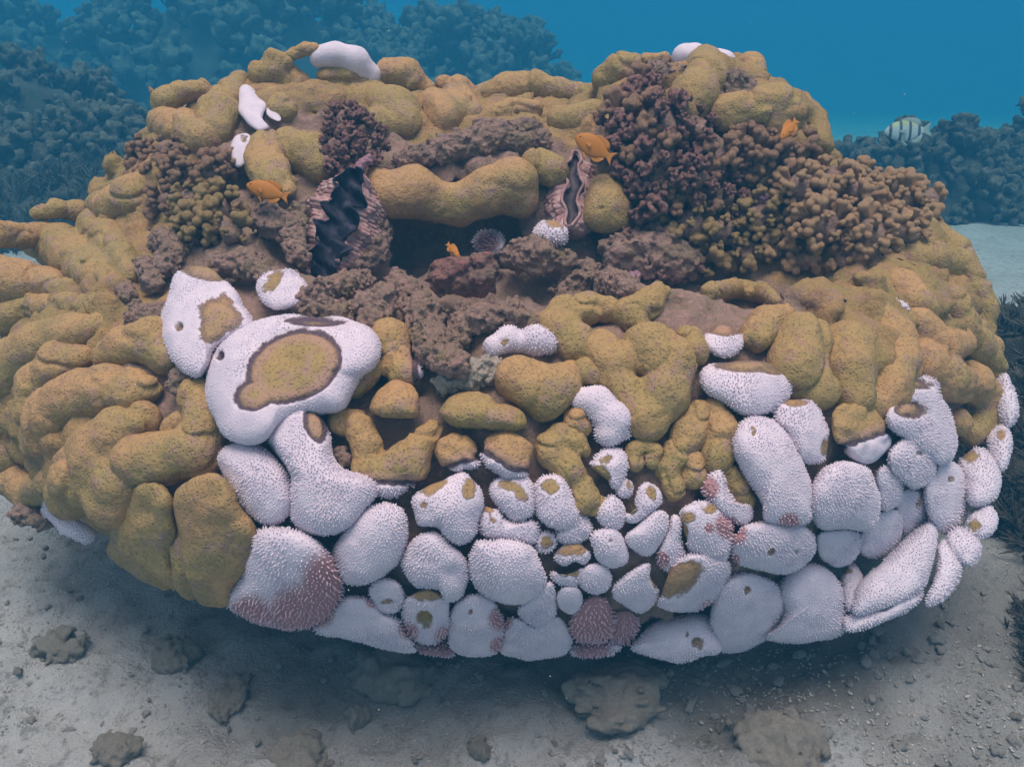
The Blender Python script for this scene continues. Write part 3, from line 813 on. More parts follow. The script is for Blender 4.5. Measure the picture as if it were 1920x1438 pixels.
def colony(name, label, cat, kind, clumps, group=None, blen=26, core=ROCK, fwd=0.0, maxn=98):
    """clumps: px, py, radius, pull towards the lens -> domes of branches on knobby cores, one colony"""
    px = np.array([c[0] for c in clumps], float); py = np.array([c[1] for c in clumps], float)
    t, hit = trace(px, py)
    tm = np.median(t); t = np.clip(t, tm - .14, tm + .14)
    C = []; R = []
    for (x, y, r, d), tt in zip(clumps, t):
        R.append(r * PXU * tt); C.append(at(x, y, tt - (d + fwd) * r * PXU * tt))
    C = np.array(C); R = np.array(R)
    root = empty(name, tuple(C.mean(0) - np.array([0, 0, R.max()])), label, cat, group)
    loc = np.array(root.location)
    def f(p):
        d = None
        for c, r in zip(C, R):
            e = np.sqrt(((p - c) ** 2).sum(1)) - r * .62
            d = e if d is None else smin(d, e, .03)
        return d + .012 * fbm(p * 30, 3)
    V, Q = surfnet(f, (C - R[:, None]).min(0), (C + R[:, None]).max(0), .0075)
    place('core', V, Q, mats=[core], parent=root)
    u = PXU * tm; L_ = blen * u
    spots = []
    for c, r in zip(C, R):
        n = max(5, int(6.5 * (r / L_) ** 2))
        for i in range(n):
            z = 1 - 1.45 * (i + .5) / n; a = 2.39996 * i + c[0] * 50
            d = np.array([math.sqrt(max(0, 1 - z * z)) * math.cos(a), math.sqrt(max(0, 1 - z * z)) * math.sin(a), z])
            if d[1] > .55: continue
            p = c + d * r
            if any(np.linalg.norm(p - c2) < r2 * .72 for c2, r2 in zip(C, R)): continue
            if body(p[None])[0] < -.02: continue
            spots.append((p, d, r))
    random.shuffle(spots)
    for p, d, r in spots[:maxn]:
        d = d + np.array([0, 0, .25]) + RNG.normal(0, .18, 3); d /= np.linalg.norm(d)
        s = L_ * random.uniform(.6, 1.5)
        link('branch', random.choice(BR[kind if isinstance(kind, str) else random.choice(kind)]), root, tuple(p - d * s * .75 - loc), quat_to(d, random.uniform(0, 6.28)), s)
    return root

colony('finger_coral', 'tan knobby finger coral beside the dark olive coral, over the brown lobes', 'coral', 'tan',
       [(1500, 355, 48, 1.1), (1555, 340, 44, 1.0), (1600, 362, 46, 1.2), (1540, 425, 52, 1.4), (1590, 490, 34, .9), (1510, 490, 30, .9), (1450, 470, 30, .9), (1490, 420, 36, .8)], blen=30)
colony('finger_coral', 'tan knobby finger coral jutting out over the right shoulder of the big coral', 'coral', 'tan',
       [(1625, 348, 42, 1.1), (1680, 370, 46, 1.1), (1728, 375, 32, .8), (1635, 440, 50, 1.3), (1690, 430, 46, 1.2), (1738, 405, 24, .5), (1645, 500, 30, .8)], blen=30)
colony('finger_coral', 'brown finger coral behind the tan finger coral, where a fish swims over it', 'coral', 'brown',
       [(1400, 285, 46, .5), (1455, 290, 46, .5), (1500, 275, 30, .4), (1440, 335, 40, .6), (1380, 330, 36, .6)], blen=30)
colony('bushy_coral', 'dark purple brown bushy coral rising to a spike, right of the hollow', 'coral', ['purple', 'purple', 'brown'],
       [(1210, 165, 34, .2), (1175, 230, 52, .5), (1240, 235, 56, .6), (1300, 250, 48, .5), (1340, 300, 50, .6), (1165, 290, 46, .7), (1230, 310, 60, .8), (1290, 340, 56, .8), (1350, 370, 46, .8), (1225, 380, 50, .9), (1195, 200, 40, .3)], blen=34)
colony('finger_coral', 'dark olive knobby coral low between the bushy and the tan coral', 'coral', 'olive',
       [(1290, 420, 46, .9), (1350, 430, 46, .9), (1410, 420, 46, .9), (1440, 380, 42, .8), (1400, 480, 34, .9), (1330, 490, 30, .9)], blen=27)
colony('finger_coral', 'yellowish knobby coral in front of the orange fish on the left', 'coral', 'olive',
       [(365, 380, 40, .4), (410, 395, 46, .5), (375, 430, 46, .6), (430, 435, 36, .5)], blen=30)
colony('finger_coral', 'brown finger coral on the left shoulder of the big coral', 'coral', 'brown',
       [(275, 285, 30, .3), (320, 290, 34, .3), (300, 320, 30, .3), (345, 330, 38, .5), (400, 325, 36, .5), (430, 310, 20, .4), (310, 380, 34, .5), (262, 325, 18, .2)], blen=26)
colony('bushy_coral', 'small dark spiky coral above the black lipped clam', 'coral', 'purple',
       [(650, 230, 34, .6), (640, 275, 42, .8), (690, 245, 32, .6), (690, 285, 36, .8), (625, 310, 30, .9)], blen=30)
colony('bushy_coral', 'low pinkish brown lumpy coral at the right end of the hollow', 'coral', 'purple',
       [(1165, 465, 34, .5), (1215, 450, 38, .5), (1265, 470, 36, .5), (1230, 510, 34, .5), (1295, 510, 26, .4)], blen=24)

# ------------------------------------------------------------------ giant clams
def simple_mat(name, c, c2=None, scale=60, bump=.003, rough=.7, lo=.4, hi=.65):
    M = NT(name)
    n = M.noise(scale, 4, .65)
    col = M.mix(M.ramp(n, lo, hi), c, c2 or c)
    if bump: M.bump(n, bump, .8)
    return M.col(col, rough)
SHELL = simple_mat('clam_shell', (.36, .20, .19), (.52, .37, .34), 70, .004)
LIP = simple_mat('clam_lip', (.34, .18, .18), (.46, .30, .28), 60, .002)
MANTLE = simple_mat('clam_mantle', (.018, .019, .034), (.05, .05, .075), 45, .003, .75)
MANTLE2 = simple_mat('clam_mantle_brown', (.03, .022, .03), (.07, .05, .06), 45, .002, .5)

def sheet(nu, nv, fn):
    U, Vv = np.meshgrid(np.linspace(-1, 1, nu), np.linspace(0, 1, nv), indexing='ij')
    P = fn(U.ravel(), Vv.ravel())
    i = np.arange(nu * nv).reshape(nu, nv)
    Q = np.stack([i[:-1, :-1], i[1:, :-1], i[1:, 1:], i[:-1, 1:]], -1).reshape(-1, 4)
    return P, Q
def thick(o, t):
    m = o.modifiers.new('thickness', 'SOLIDIFY'); m.thickness = t; m.offset = 0
    return o

def clam(label, a, b, t, width, gape, folds, mantle, rows, shell_r=1.0):
    A = at(np.array(a[0], float), np.array(a[1], float), t[0]); B = at(np.array(b[0], float), np.array(b[1], float), t[1])
    C = (A + B) / 2; ax = (A - B) / 2; half = np.linalg.norm(ax); ax /= half
    view = CAM - C; view /= np.linalg.norm(view)
    out = view + np.array([0, 0, .45]); out -= ax * (out @ ax); out /= np.linalg.norm(out)
    side = np.cross(ax, out); side *= np.sign(side[0])
    root = empty('giant_clam', tuple(C - out * width * .6), label, 'clam')
    wz = lambda u: np.sin(folds * math.pi * u + .6)
    tri = lambda u: np.sin(folds * math.pi * u + .6) + .18 * np.sin(2.3 * folds * math.pi * u)
    prof = lambda u: np.sqrt(np.clip(1 - u * u, 0, 1))
    for s in (-1, 1):
        def shell(u, v, s=s):
            pr = prof(u) ** .7
            lip = gape * pr * s * .9 + .30 * gape * tri(u) * pr * (1 - v) ** 1.0
            bulge = .75 * width * pr * np.sin(np.clip(v, 0, 1) * 1.9) * s
            rib = 1 + .5 * np.abs(np.cos(folds * math.pi * u * .5 + .3)) 
            sc = ((v * rows) % 1.0)
            scute = .16 * width * (sc ** 2 * .5 + .8 * np.abs(np.sin(3.1 * folds * math.pi * u)) ** .5) * pr * np.clip(v * 6, 0, 1)
            x = lip + bulge + s * scute * 1.6
            z = -v * width * 1.5 + scute * .5 + .10 * width * wz(u * 1.5) * (1 - v)
            return C + ax * (u * half * (1 - .12 * v))[:, None] + side * x[:, None] + out * z[:, None]
        P, Q = sheet(120, 64, shell)
        P = P + (.007 * fbm(P * 40, 3))[:, None] * side + (.003 * fbm(P * 60 + 9, 2))[:, None] * out
        thick(place('shell', P, Q, mats=[SHELL], parent=root), .004)
        def lipf(u, v, s=s):
            pr = prof(u) ** .7
            x = gape * pr * s * .9 + .30 * gape * tri(u) * pr + (v - .5) * .004 * s
            z = .10 * width * wz(u * 1.5) + .006 * np.sin(v * math.pi)
            return C + ax * (u * half)[:, None] + side * x[:, None] + out * z[:, None]
        if mantle > .5: continue
        P, Q = sheet(120, 5, lipf)
        thick(place('shell_lip', P, Q, mats=[LIP], parent=root), .004)
    def mant(u, v):
        pr = prof(u) ** .7; w = v * 2 - 1
        over = 1.0 + mantle * (.15 + .2 * wz(u * 1.7 + 2))
        x = gape * pr * w * over + .30 * gape * tri(u) * pr * (.5 + .5 * np.abs(w))
        z = -.25 * width * (1 - np.abs(w) ** 2) + mantle * (.26 * width * np.sin(folds * 1.35 * math.pi * u + 2.6 * w) * (.3 + .7 * np.abs(w)) + .020) - .004
        return C + ax * (u * half * .97)[:, None] + side * x[:, None] + out * z[:, None]
    P, Q = sheet(140, 40, mant)
    thick(place('mantle', P, Q, mats=[MANTLE if mantle > .5 else MANTLE2], parent=root), .003)
    return root
tc, _ = trace(np.array([650., 610., 600., 1065., 1060.]), np.array([340., 430., 520., 300., 400.]))
clam('giant clam with a wavy black mantle and pink fluted shell, left of the hollow', (668, 318), (597, 535), (min(tc[1], 2.0) - .02, min(tc[1], 2.0) - .07), .058, .030, 4.4, 1.0, 5)
clam('giant clam with parted wavy pink lips between the winding lobe and the egg shaped lobe', (1078, 285), (1068, 428), (1.98, 1.88), .038, .019, 2.6, .0, 4)

# ------------------------------------------------------------------ fish
def fish_mat(name, c, c2, rough=.5):
    return simple_mat(name, c, c2, 40, .0008, rough, .35, .7)
ORANGE = fish_mat('orange_skin', (.47, .16, .02), (.42, .20, .03))
ORFIN = fish_mat('orange_fin', (.47, .19, .035), (.42, .17, .03))
EYE = simple_mat('fish_eye', (.02, .015, .015), None, 10, 0, .25)
def bars_mat():
    M = NT('barred_skin')
    sx = M.n.new('ShaderNodeSeparateXYZ'); M.t.links.new(M.obj, sx.inputs[0])
    w = M.math('FRACT', M.math('MULTIPLY', M.math('ADD', sx.outputs[0], M.math('MULTIPLY', sx.outputs[2], .12)), 4.6))
    f = M.math('MULTIPLY', M.ramp(w, .56, .62), M.ramp(w, .86, .92, 1, 0))
    c = M.mix(M.ramp(sx.outputs[2], .02, .22), (.42, .45, .44), (.42, .42, .16))
    return M.col(M.mix(f, c, (.07, .08, .09)), .45)  # distance haze put into the colour: bars lifted, skin dulled
BARS = bars_mat()

def fish(name, label, px, py, t, length, head, deep, body_m, fin_m, roll=0.0, group=None, turn=0.0):
    """head: direction of the snout in the picture plane (right, up); body about one unit long before scaling"""
    hx, hy = head; n = math.hypot(hx, hy)
    X = (RGT * hx + UPV * hy) / n * math.cos(turn) + (-FWD) * math.sin(turn)
    S = -FWD - X * ((-FWD) @ X); S /= np.linalg.norm(S)
    Z = np.cross(X, S) * -1
    if Z @ UPV < 0: Z = -Z
    S = np.cross(Z, X)
    Mx = Matrix(np.stack([X, S, Z], 1).tolist())
    root = empty(name, tuple(at(np.array(px, float), np.array(py, float), t)), label, 'fish', group)
    root.rotation_mode = 'QUATERNION'; root.rotation_quaternion = Mx.to_quaternion(); root.scale = (length,) * 3
    def part(nm, V, Q, m, par=root, th=0):
        o = link(nm, make_mesh(nm, V, Q, mats=[m]), par)
        if th: thick(o, th)
        return o
    xs = np.array([.50, .485, .45, .38, .28, .15, 0, -.14, -.25, -.33, -.38])
    hs = np.array([.004, .035, .075, .125, .172, .205, .21, .175, .115, .07, .06]) * deep
    ws = np.array([.004, .02, .04, .062, .078, .085, .078, .058, .036, .02, .012])
    cz = np.array([-.005, -.004, 0, .005, .008, .006, .0, -.002, 0, 0, 0])
    K = 20; ang = np.linspace(0, 2 * math.pi, K, endpoint=False)
    V = np.concatenate([np.c_[np.full(K, x), w * np.cos(ang), c + h * np.sin(ang)] for x, h, w, c in zip(xs, hs, ws, cz)])
    i = np.arange(len(xs) * K).reshape(-1, K); j = np.roll(i, -1, 1)
    Q = np.stack([i[:-1], i[1:], j[1:], j[:-1]], -1).reshape(-1, 4)
    b = part('body', V, Q, body_m)
    b.modifiers.new('round', 'SUBSURF').levels = 1; b.modifiers['round'].render_levels = 1
    def fin(nm, top, bot, y=0.0, splay=0.0):
        a, c = np.array(top, float), np.array(bot, float)
        nn = len(a); ks = np.linspace(0, 1, 6)
        V = np.concatenate([np.c_[a[:, 0] + k * (c[:, 0] - a[:, 0]), y + splay * k + .004 * np.sin(9 * np.arange(nn) + 3 * k), a[:, 1] + k * (c[:, 1] - a[:, 1])] for k in ks])
        i = np.arange(6 * nn).reshape(6, nn)
        Q = np.stack([i[:-1, :-1], i[1:, :-1], i[1:, 1:], i[:-1, 1:]], -1).reshape(-1, 4)
        return part(nm, V, Q, fin_m, th=.008)
    f = np.interp
    bx = np.linspace(.2, -.3, 9)
    up = np.interp(bx, xs[::-1], (hs + cz)[::-1]) - .012; dn = np.interp(bx, xs[::-1], (cz - hs)[::-1]) + .012
    rise = np.interp(np.linspace(0, 1, 9), [0, .15, .5, .75, .9, 1], [.01, .055, .075, .11, .10, .01])
    fin('dorsal_fin', np.c_[bx, up], np.c_[bx - .07, up + rise])
    rise2 = np.interp(np.linspace(0, 1, 9), [0, .45, .55, .8, .92, 1], [.0, .01, .06, .11, .09, .01])
    fin('anal_fin', np.c_[bx, dn], np.c_[bx - .06, dn - rise2])
    tz = np.linspace(-1, 1, 9)
    fin('tail_fin', np.c_[np.full(9, -.365), tz * .05], np.c_[-.50 - .07 * np.abs(tz) ** 1.5, tz * .15 * max(deep, .8)])
    for s in (-1, 1):
        fin('pectoral_fin', np.c_[np.full(5, .20), np.linspace(-.02, .02, 5) - .02], np.c_[np.full(5, .06), np.linspace(-.06, .04, 5) - .05], .076 * s, .05 * s)
        fin('pelvic_fin', np.c_[np.linspace(.16, .10, 4), np.full(4, -.19 * deep)], np.c_[np.linspace(.05, .02, 4), np.full(4, -.29 * deep)], .02 * s, .02 * s)
        a = np.linspace(0, 2 * math.pi, 12, endpoint=False); ph = np.linspace(-math.pi / 2, math.pi / 2, 7)
        V = np.array([[.385 + .022 * math.cos(p) * math.cos(q), s * (.052 + .012 * math.sin(p)), .03 + .022 * math.cos(p) * math.sin(q)] for p in ph for q in a])
        i = np.arange(7 * 12).reshape(7, 12); j = np.roll(i, -1, 1)
        part('eye', V, np.stack([i[:-1], i[1:], j[1:], j[:-1]], -1).reshape(-1, 4), EYE)
    return root
G_F = 'orange damselfish around the coral head'
tf, _ = trace(np.array([1115., 497., 1478., 850.]), np.array([275., 358., 245., 468.]))
u = lambda L, t: L * PXU * t
fish('orange_fish', 'orange fish beside the dark bushy coral, snout up to the left', 1113, 276, 1.86, u(80, 1.86), (-.82, .5), 1.25, ORANGE, ORFIN, group=G_F)
fish('orange_fish', 'orange fish low on the left under the brown two lobed mound', 500, 358, tf[1] - .14, u(80, tf[1] - .14), (-.9, .28), 1.0, ORANGE, ORFIN, group=G_F)
fish('orange_fish', 'dull orange fish pointing steeply down over the brown finger coral', 1479, 243, 1.72, u(66, 1.72), (-.62, -.7), .75, ORANGE, ORFIN, group=G_F, turn=.5)
fish('orange_fish', 'small dim orange fish in the dark hollow under the winding lobe', 850, 470, 1.72, u(46, 1.72), (.6, -.75), .7, ORANGE, ORFIN, group=G_F, turn=.6)
fish('barred_fish', 'pale fish with black bars in open water on the far right', 1700, 246, 4.6, u(84, 4.6), (-1, -.05), 1.15, BARS, simple_mat('pale_fin', (.32, .34, .30), None, 10, 0))
fish('orange_fish', 'tiny faint yellowish fish far off over the sand on the left', 285, 172, 4.0, u(22, 4.0), (-.5, .8), .9, ORANGE, ORFIN, group=G_F)

# ------------------------------------------------------------------ sea bed
def sand_material():
    M = NT('sand')
    n = M.noise(3.2, 5, .6); g = M.noise(160, 4, .7); s = M.noise(34, 5, .7)
    c = M.mix(M.ramp(n, .35, .65), (.52, .51, .495), (.43, .42, .405))
    c = M.mix(M.ramp(s, .5, .68, 0, .8), c, (.24, .225, .20))
    c = M.mix(M.ramp(g, .58, .72, 0, .6), c, (.14, .13, .12))
    c = M.mix(M.ramp(M.noise(75, 3, .6), .66, .72, 0, .5), c, (.68, .65, .62))
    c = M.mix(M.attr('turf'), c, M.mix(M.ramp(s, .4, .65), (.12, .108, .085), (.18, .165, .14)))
    M.bump(M.math('ADD', M.math('MULTIPLY', s, 1.2), M.math('MULTIPLY', g, .6)), .018, .9)
    return M.col(c, .95)
SAND = sand_material()
def sea_z(x, y):
    p = np.stack([x, y, np.zeros_like(x)], -1)
    off = np.clip((y - 4.4) / 1.5, 0, 1) * np.clip((x + .3 + .12 * (y - 6)) / 1.2, 0, 1)
    drop = -.16 * np.clip(y - 1.9, 0, 1) * np.clip(y - 2.0, 0, 38) - off * np.minimum(.05 * np.maximum(y - 4.4, 0), 2)
    near = np.exp(-((x / 6) ** 2 + ((y - 1.5) / 5) ** 2))
    return .030 * fbm(p * 1.7, 3) + drop + near * (.016 * fbm(p * 9 + 5, 3) + .010 * fbm(p * 36, 2)) - .01
def axis(c, fine, ext, far, n):
    a = np.arange(-ext, ext + 1e-6, fine); g = ext * (far / ext) ** (np.arange(1, n + 1) / n)
    return c + np.concatenate([-g[::-1], a, g])
gx, gy = axis(0, .014, 1.7, 90, 60), axis(1.5, .014, 1.2, 90, 60)
X, Y = np.meshgrid(gx, gy, indexing='ij')
Zs = sea_z(X.ravel(), Y.ravel())
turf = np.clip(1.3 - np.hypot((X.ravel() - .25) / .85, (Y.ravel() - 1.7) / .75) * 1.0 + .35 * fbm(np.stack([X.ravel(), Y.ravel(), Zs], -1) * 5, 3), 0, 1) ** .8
i = np.arange(X.size).reshape(X.shape)
Q = np.stack([i[:-1, :-1], i[1:, :-1], i[1:, 1:], i[:-1, 1:]], -1).reshape(-1, 4)
Vs = np.c_[X.ravel(), Y.ravel(), Zs]
tag(link('seabed', make_mesh('seabed', Vs, Q, mats=[SAND], attrs=dict(turf=turf))), kind='structure')

# rocks lying on it
def rock_shape(seed, flat=.6, h=.12):
    g = np.random.default_rng(seed); off = g.uniform(0, 50, 3)
    cs = [(np.array([0, 0, 0.]), .62)] + [(np.array([g.uniform(-.5, .5), g.uniform(-.5, .5), g.uniform(-.1, .25)]), g.uniform(.25, .45)) for _ in range(4)]
    def f(p):
        q = p / np.array([1, 1, flat]); d = None
        for c, r in cs:
            e = np.sqrt(((q - c) ** 2).sum(1)) - r
            d = e if d is None else smin(d, e, .2)
        return d + .20 * fbm(p * 2.4 + off, 3) + .10 * fbm(p * 7 + off, 3)
    return surfnet(f, (-1.5, -1.5, -1.2), (1.5, 1.5, 1.2), h)
PALE = rock_material('pale_rubble', (.54, .51, .47), (.43, .405, .36), (.66, .63, .60), (.33, .31, .26), .25, .006)
RV = [rock_shape(s, .62 + .08 * (s % 4), .055) for s in range(6)]
R_T = [make_mesh('rock', V, Q, mats=[TURF]) for V, Q in RV]
R_P = [make_mesh('rubble', V, Q, mats=[PALE]) for V, Q in [rock_shape(20 + s, .5 + .12 * (s % 3), .11) for s in range(9)]]
for k in (2, 6): R_P[k].materials[0] = TURF
def rot_z(a): return __import__('mathutils').Quaternion((0, 0, 1), a)
def seabed_rock(label, px, py, r, me, name='rock', cat='rock', sink=.15, group=None, sc=(1, 1, 1)):
    p = ground(px, py); u = np.linalg.norm(p - CAM) * PXU * .95
    s = r * u / .8
    z = sea_z(np.array([p[0]]), np.array([p[1]]))[0]
    o = link(name, me, None, (p[0], p[1], z + s * (.3 - sink)), rot_z(random.uniform(0, 6.28)), (s * sc[0], s * sc[1], s * sc[2]))
    return tag(o, label, cat, group)
seabed_rock('brown turf covered rock at the bottom edge, left of centre', 560, 1395, 58, R_T[0])
seabed_rock('small brown rock on pale sand near the bottom left corner', 220, 1392, 40, R_T[1])
seabed_rock('low grey rock on the sand left of the coral head', 108, 1205, 46, R_T[2], sink=.25)
seabed_rock('upright dark brown stone in the shade at the bottom', 668, 1345, 28, R_T[3], sc=(.8, .8, 1.5))
seabed_rock('dark stone at the bottom edge below the middle of the coral', 905, 1408, 30, R_T[4], sc=(.8, .8, 1.3))
seabed_rock('olive brown turf covered boulder at the bottom edge right of centre', 1480, 1395, 80, R_T[5], sink=.2)
seabed_rock('brown rock half hidden in shade under the left front rim', 330, 1215, 44, R_T[3])
seabed_rock('long dark rock ledge in the shadow under the front rim', 420, 1290, 46, R_T[4], sc=(1.3, .8, .9))
seabed_rock('dark mound of dead coral below the middle front rim', 760, 1270, 70, R_T[4], sink=.1, sc=(1.3, 1, 1.0))
seabed_rock('dark mound of dead coral below the right front rim', 1150, 1330, 76, R_T[5], sink=.15, sc=(1.3, 1, .9))
G_R = 'coral rubble on the sand'
g = np.random.default_rng(8)
n = 0
while n < 290:
    px, py = g.uniform(-60, 1980), g.uniform(1000, 1500)
    edge = 940 + 300 * (1 - ((px - 960) / 1000) ** 2)
    right = px > 1100
    if py < edge + 10 or (not right and g.random() < .55): continue
    r = g.uniform(3, 9) if not right else 5 + 9 * g.random() ** 2
    seabed_rock('small pale coral fragment lying loose on the sand', px, py, r, R_P[n % 9], 'coral_fragment', 'coral fragment', sink=.1, group=G_R, sc=(g.uniform(.6, 1.5), g.uniform(.6, 1.1), g.uniform(.7, 1.4)))
    n += 1

GRIT = rock_material('grit', (.40, .38, .34), (.24, .225, .20), (.52, .49, .46), (.30, .28, .24), .3, .004)
# fine broken coral and shell grit: nobody could count it
def grit():
    g = np.random.default_rng(77); Vs, Qs = [], []; k = 0
    base = [(V * .5, Q) for V, Q in [rock_shape(60 + s, .6, .3) for s in range(4)]]
    while k < 3400:
        px, py = g.uniform(-80, 2000), 940 + 560 * g.random() ** .8
        if py < 900 + 330 * (1 - ((px - 960) / 1000) ** 2): continue
        p = ground(px, py); c = fbm(p[None] * 5.0 + 30, 2)[0]
        if g.random() > .35 + .9 * c + (.25 if px > 1150 else 0): continue
        s = g.uniform(.002, .0075) * (1.35 if px > 1150 else 1); a = g.uniform(0, 6.28)
        V, Q = base[k % 4]
        R = np.array([[math.cos(a), -math.sin(a), 0], [math.sin(a), math.cos(a), 0], [0, 0, 1]])
        V = (V * np.array([g.uniform(.8, 1.7), g.uniform(.7, 1.2), g.uniform(.6, 1.2)])) @ R.T * s + np.array([p[0], p[1], sea_z(p[None, 0], p[None, 1])[0] + s * .2])
        Vs.append(V); Qs.append(Q); k += 1
    n = np.cumsum([0] + [len(v) for v in Vs[:-1]])
    tag(place('gravel', np.concatenate(Vs), np.concatenate([q + o for q, o in zip(Qs, n)]), mats=[GRIT]), 'pale coral grit and shell bits scattered over the sand', kind='stuff')
grit()

# ------------------------------------------------------------------ thickets and reefs further off
def twig_cluster(seed, twigs, spread, r0, curl=.25):
    g = np.random.default_rng(seed); Vs, Qs, n = [], [], 0
    K = 5; ang = np.linspace(0, 2 * math.pi, K, endpoint=False)
    def stick(p, d, L, r):
        nonlocal n
        S = 5
        x = np.cross(d, [.3, .5, .8]); x /= np.linalg.norm(x); y = np.cross(d, x)
        b = g.normal(0, curl, 3)
        for s in range(S):
            t = s / (S - 1); q = p + d * L * t + b * L * t * t * .5
            rr = r * (1 - .55 * t) * (.35 if s == S - 1 else 1)
            Vs.append(q + rr * (np.cos(ang)[:, None] * x + np.sin(ang)[:, None] * y))
        i = n + np.arange(S * K).reshape(S, K); j = np.roll(i, -1, 1)
        Qs.append(np.stack([i[:-1], j[:-1], j[1:], i[1:]], -1).reshape(-1, 4)); n += S * K
    for k in range(twigs):
        a = g.uniform(0, 6.28); e = g.uniform(.15, spread)
        d = np.array([math.cos(a) * math.sin(e), math.sin(a) * math.sin(e), math.cos(e)])
        p = np.array([g.uniform(-.2, .2), g.uniform(-.2, .2), -.2]); L = g.uniform(.7, 1.2)
        stick(p, d, L, r0)
        for m in range(2):
            e2 = g.normal(0, .5, 3); d2 = d + e2; d2 /= np.linalg.norm(d2)
            stick(p + d * L * g.uniform(.35, .7), d2, L * g.uniform(.35, .55), r0 * .8)
    return np.concatenate(Vs), np.concatenate(Qs)
STAG = branch_material('staghorn', (.12, .105, .08), (.27, .23, .165), (.42, .38, .30), .5, 1.1, 12)
STAGD = branch_material('dark_staghorn', (.07, .06, .05), (.16, .135, .10), (.25, .21, .16), .5, 1.1, 12)
TW = [make_mesh('branch', *twig_cluster(40 + s, 24, 1.5, .05), mats=[STAG]) for s in range(4)]
TWD = [make_mesh('branch', V, Q, mats=[STAGD]) for V, Q in knob_variants(4, 7, .15, .13, .6, 66, .09, .12)]
def mound_mesh(r, seed, h=.05):
    g = np.random.default_rng(seed); off = g.uniform(0, 50, 3); r = np.array(r)
    f = lambda p: ell(p, (0, 0, 0), r) + .2 * r.min() * fbm(p / r.min() * 1.3 + off, 4) - .11 * r.min() * np.abs(fbm(p / r.min() * 5.5 + off, 2))
    return surfnet(f, (-1.35 * r[0], -1.35 * r[1], -.3 * r[2]), (1.35 * r[0], 1.35 * r[1], 1.5 * r[2]), h)
STAGBASE = rock_material('thicket_rock', (.10, .085, .065), (.075, .07, .055), (.14, .12, .095), (.06, .055, .045))
def thicket(name, label, loc, r, n, bl, tw, mat=STAGBASE, cat='coral', group=None, seed=1, grid=None):
    root = empty(name, (loc[0], loc[1], loc[2]), label, cat, group)
    V, Q = mound_mesh(np.array(r) * .9, seed, max(min(r) / 15, .013))
    link('base', make_mesh('base', V, Q, mats=[mat]), root, (0, 0, 0))
    g = np.random.default_rng(seed + 90)
    for k in range(n):
        z = 1 - .95 * (k + .5) / n; a = 2.39996 * k
        d = np.array([math.sqrt(1 - z * z) * math.cos(a), math.sqrt(1 - z * z) * math.sin(a), z])
        d += g.normal(0, .06, 3)
        nn = d / np.array(r); nn /= np.linalg.norm(nn); nn = nn + np.array([0, 0, .4]) + g.normal(0, .3, 3); nn /= np.linalg.norm(nn)
        p = d * np.array(r) * .93
        link('branch', tw[k % 4], root, tuple(p), quat_to(nn, g.uniform(0, 6.28)), bl * g.uniform(.5, .95))
    return root
# right of the head, near
thicket('staghorn_thicket', 'grey brown staghorn thicket beside the right rim of the head', (1.42, 1.75, -0.05), (0.26, 0.45, 0.22), 90, 0.12, TW, seed=2)
thicket('staghorn_thicket', 'low dark staghorn patch at the right edge below the white lobes', (1.22, 1.22, -0.06), (0.22, 0.25, 0.15), 90, 0.09, TW, seed=3)
thicket('staghorn_thicket', 'pale tipped staghorn patch behind the right shoulder', (1.75, 2.35, -0.05), (0.35, 0.40, 0.25), 90, 0.15, TW, seed=4)
# right, in the haze
thicket('staghorn_thicket', 'hazy bush of branching coral beneath the barred fish', (2.90, 5.93, -0.80), (0.82, 0.59, 0.54), 95, 0.26, TWD, seed=5)
thicket('staghorn_thicket', 'large hazy dark coral bank at the far right edge', (4.59, 6.37, -0.91), (1.33, 0.89, 0.78), 95, 0.34, TWD, seed=6)
thicket('staghorn_thicket', 'small hazy bush at the right behind the finger coral', (2.01, 5.19, -0.61), (0.38, 0.38, 0.26), 60, 0.18, TWD, seed=7)
# left, in the haze
thicket('staghorn_thicket', 'dark blue hazy coral bank against the left edge', (-4.08, 6.82, -0.91), (1.25, 1.12, 1.0), 98, 0.30, TWD, seed=8)
thicket('staghorn_thicket', 'hazy staghorn field just behind the left shoulder', (-2.30, 4.97, -0.52), (0.89, 0.74, 0.35), 98, 0.20, TW, seed=9)
thicket('staghorn_thicket', 'low hazy staghorn field at the left edge', (-3.41, 4.74, -0.48), (0.82, 0.74, 0.33), 98, 0.20, TW, seed=10)
thicket('staghorn_thicket', 'hazy staghorn clump between the left bank and the sand', (-2.96, 5.93, -0.67), (0.89, 0.67, 0.50), 98, 0.29, TWD, seed=11)
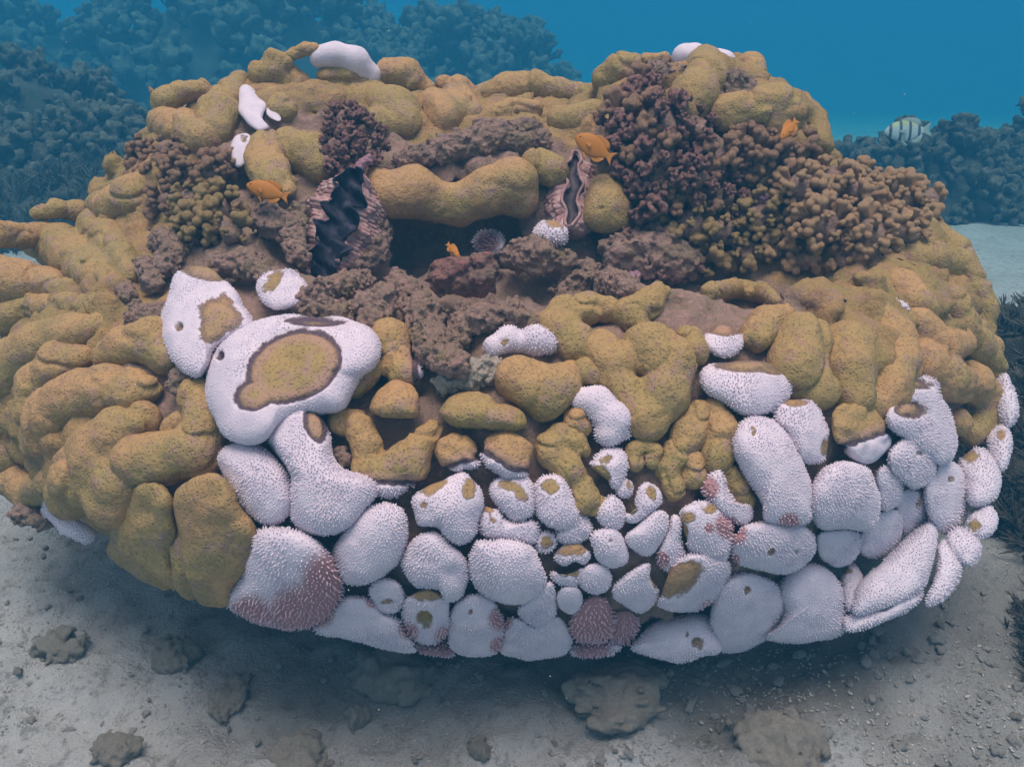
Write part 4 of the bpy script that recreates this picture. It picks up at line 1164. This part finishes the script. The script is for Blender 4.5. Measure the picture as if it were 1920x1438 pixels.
# far reef
thicket('reef', 'far dark reef wall behind the left of the coral head', (-3.56, 12.15, -1.66), (2.52, 1.33, 1.70), 98, 0.59, TWD, seed=12, cat='reef', grid=.12)
thicket('reef', 'far dim reef mound behind the middle of the coral head', (-0.74, 11.86, -1.62), (1.48, 1.04, 1.25), 98, 0.51, TWD, seed=13, cat='reef', grid=.1)
thicket('reef', 'farthest dim reef at the upper left corner', (-7.71, 12.75, -1.76), (2.37, 1.33, 1.5), 98, 0.59, TWD, seed=14, cat='reef', grid=.12)
V, Q = mound_mesh((.26, .26, .38), 15, .028)
tag(link('coral_bommie', make_mesh('coral_bommie', V, Q, mats=[TURF]), None, (.79, 9.4, -1.33)), 'small round hazy bommie standing alone on the far sand', 'coral')

# specks drifting in the water
def specks():
    g = np.random.default_rng(3); Vs, Qs = [], []
    b = np.array([[x, y, z] for x in (-1, 1) for y in (-1, 1) for z in (-1, 1)], float) / 1.7
    bq = np.array([[0, 1, 3, 2], [4, 6, 7, 5], [0, 4, 5, 1], [2, 3, 7, 6], [0, 2, 6, 4], [1, 5, 7, 3]])
    for k in range(90):
        t = g.uniform(.8, 3.2); p = at(np.array(g.uniform(0, 1920)), np.array(g.uniform(0, 1438)), t)
        if p[2] < .03 or body(p[None])[0] < .06: continue
        R = np.linalg.qr(g.normal(size=(3, 3)))[0]
        Vs.append(b @ R.T * g.uniform(.0004, .0009) * t ** .5 + p); Qs.append(bq + 8 * len(Qs))
    m = simple_mat('speck', (.75, .75, .72), None, 10, 0)
    tag(place('floating_particles', np.concatenate(Vs), np.concatenate(Qs), mats=[m]), 'tiny pale specks drifting in the water', kind='stuff')
specks()

# ------------------------------------------------------------------ the water's haze
def haze():
    m = bpy.data.materials.new('water_haze'); m.use_nodes = True
    t = m.node_tree; t.nodes.clear()
    out = t.nodes.new('ShaderNodeOutputMaterial'); v = t.nodes.new('ShaderNodeVolumePrincipled')
    v.inputs['Color'].default_value = (.02, .125, .215, 1)
    v.inputs['Absorption Color'].default_value = (.07, .567, .70, 1)
    v.inputs['Density'].default_value = .18
    v.inputs['Anisotropy'].default_value = 0.0
    t.links.new(v.outputs[0], out.inputs['Volume'])
    x0, x1, y0, y1, z0, z1 = -95, 95, -94, 97, -9.8, 1.62
    V = np.array([[x, y, z] for x in (x0, x1) for y in (y0, y1) for z in (z0, z1)], float)
    Q = np.array([[0, 1, 3, 2], [4, 6, 7, 5], [0, 4, 5, 1], [2, 3, 7, 6], [0, 2, 6, 4], [1, 5, 7, 3]])
    tag(link('haze', make_mesh('haze', V, Q, mats=[m], smooth=False)), 'blue water haze', kind='stuff')
haze()
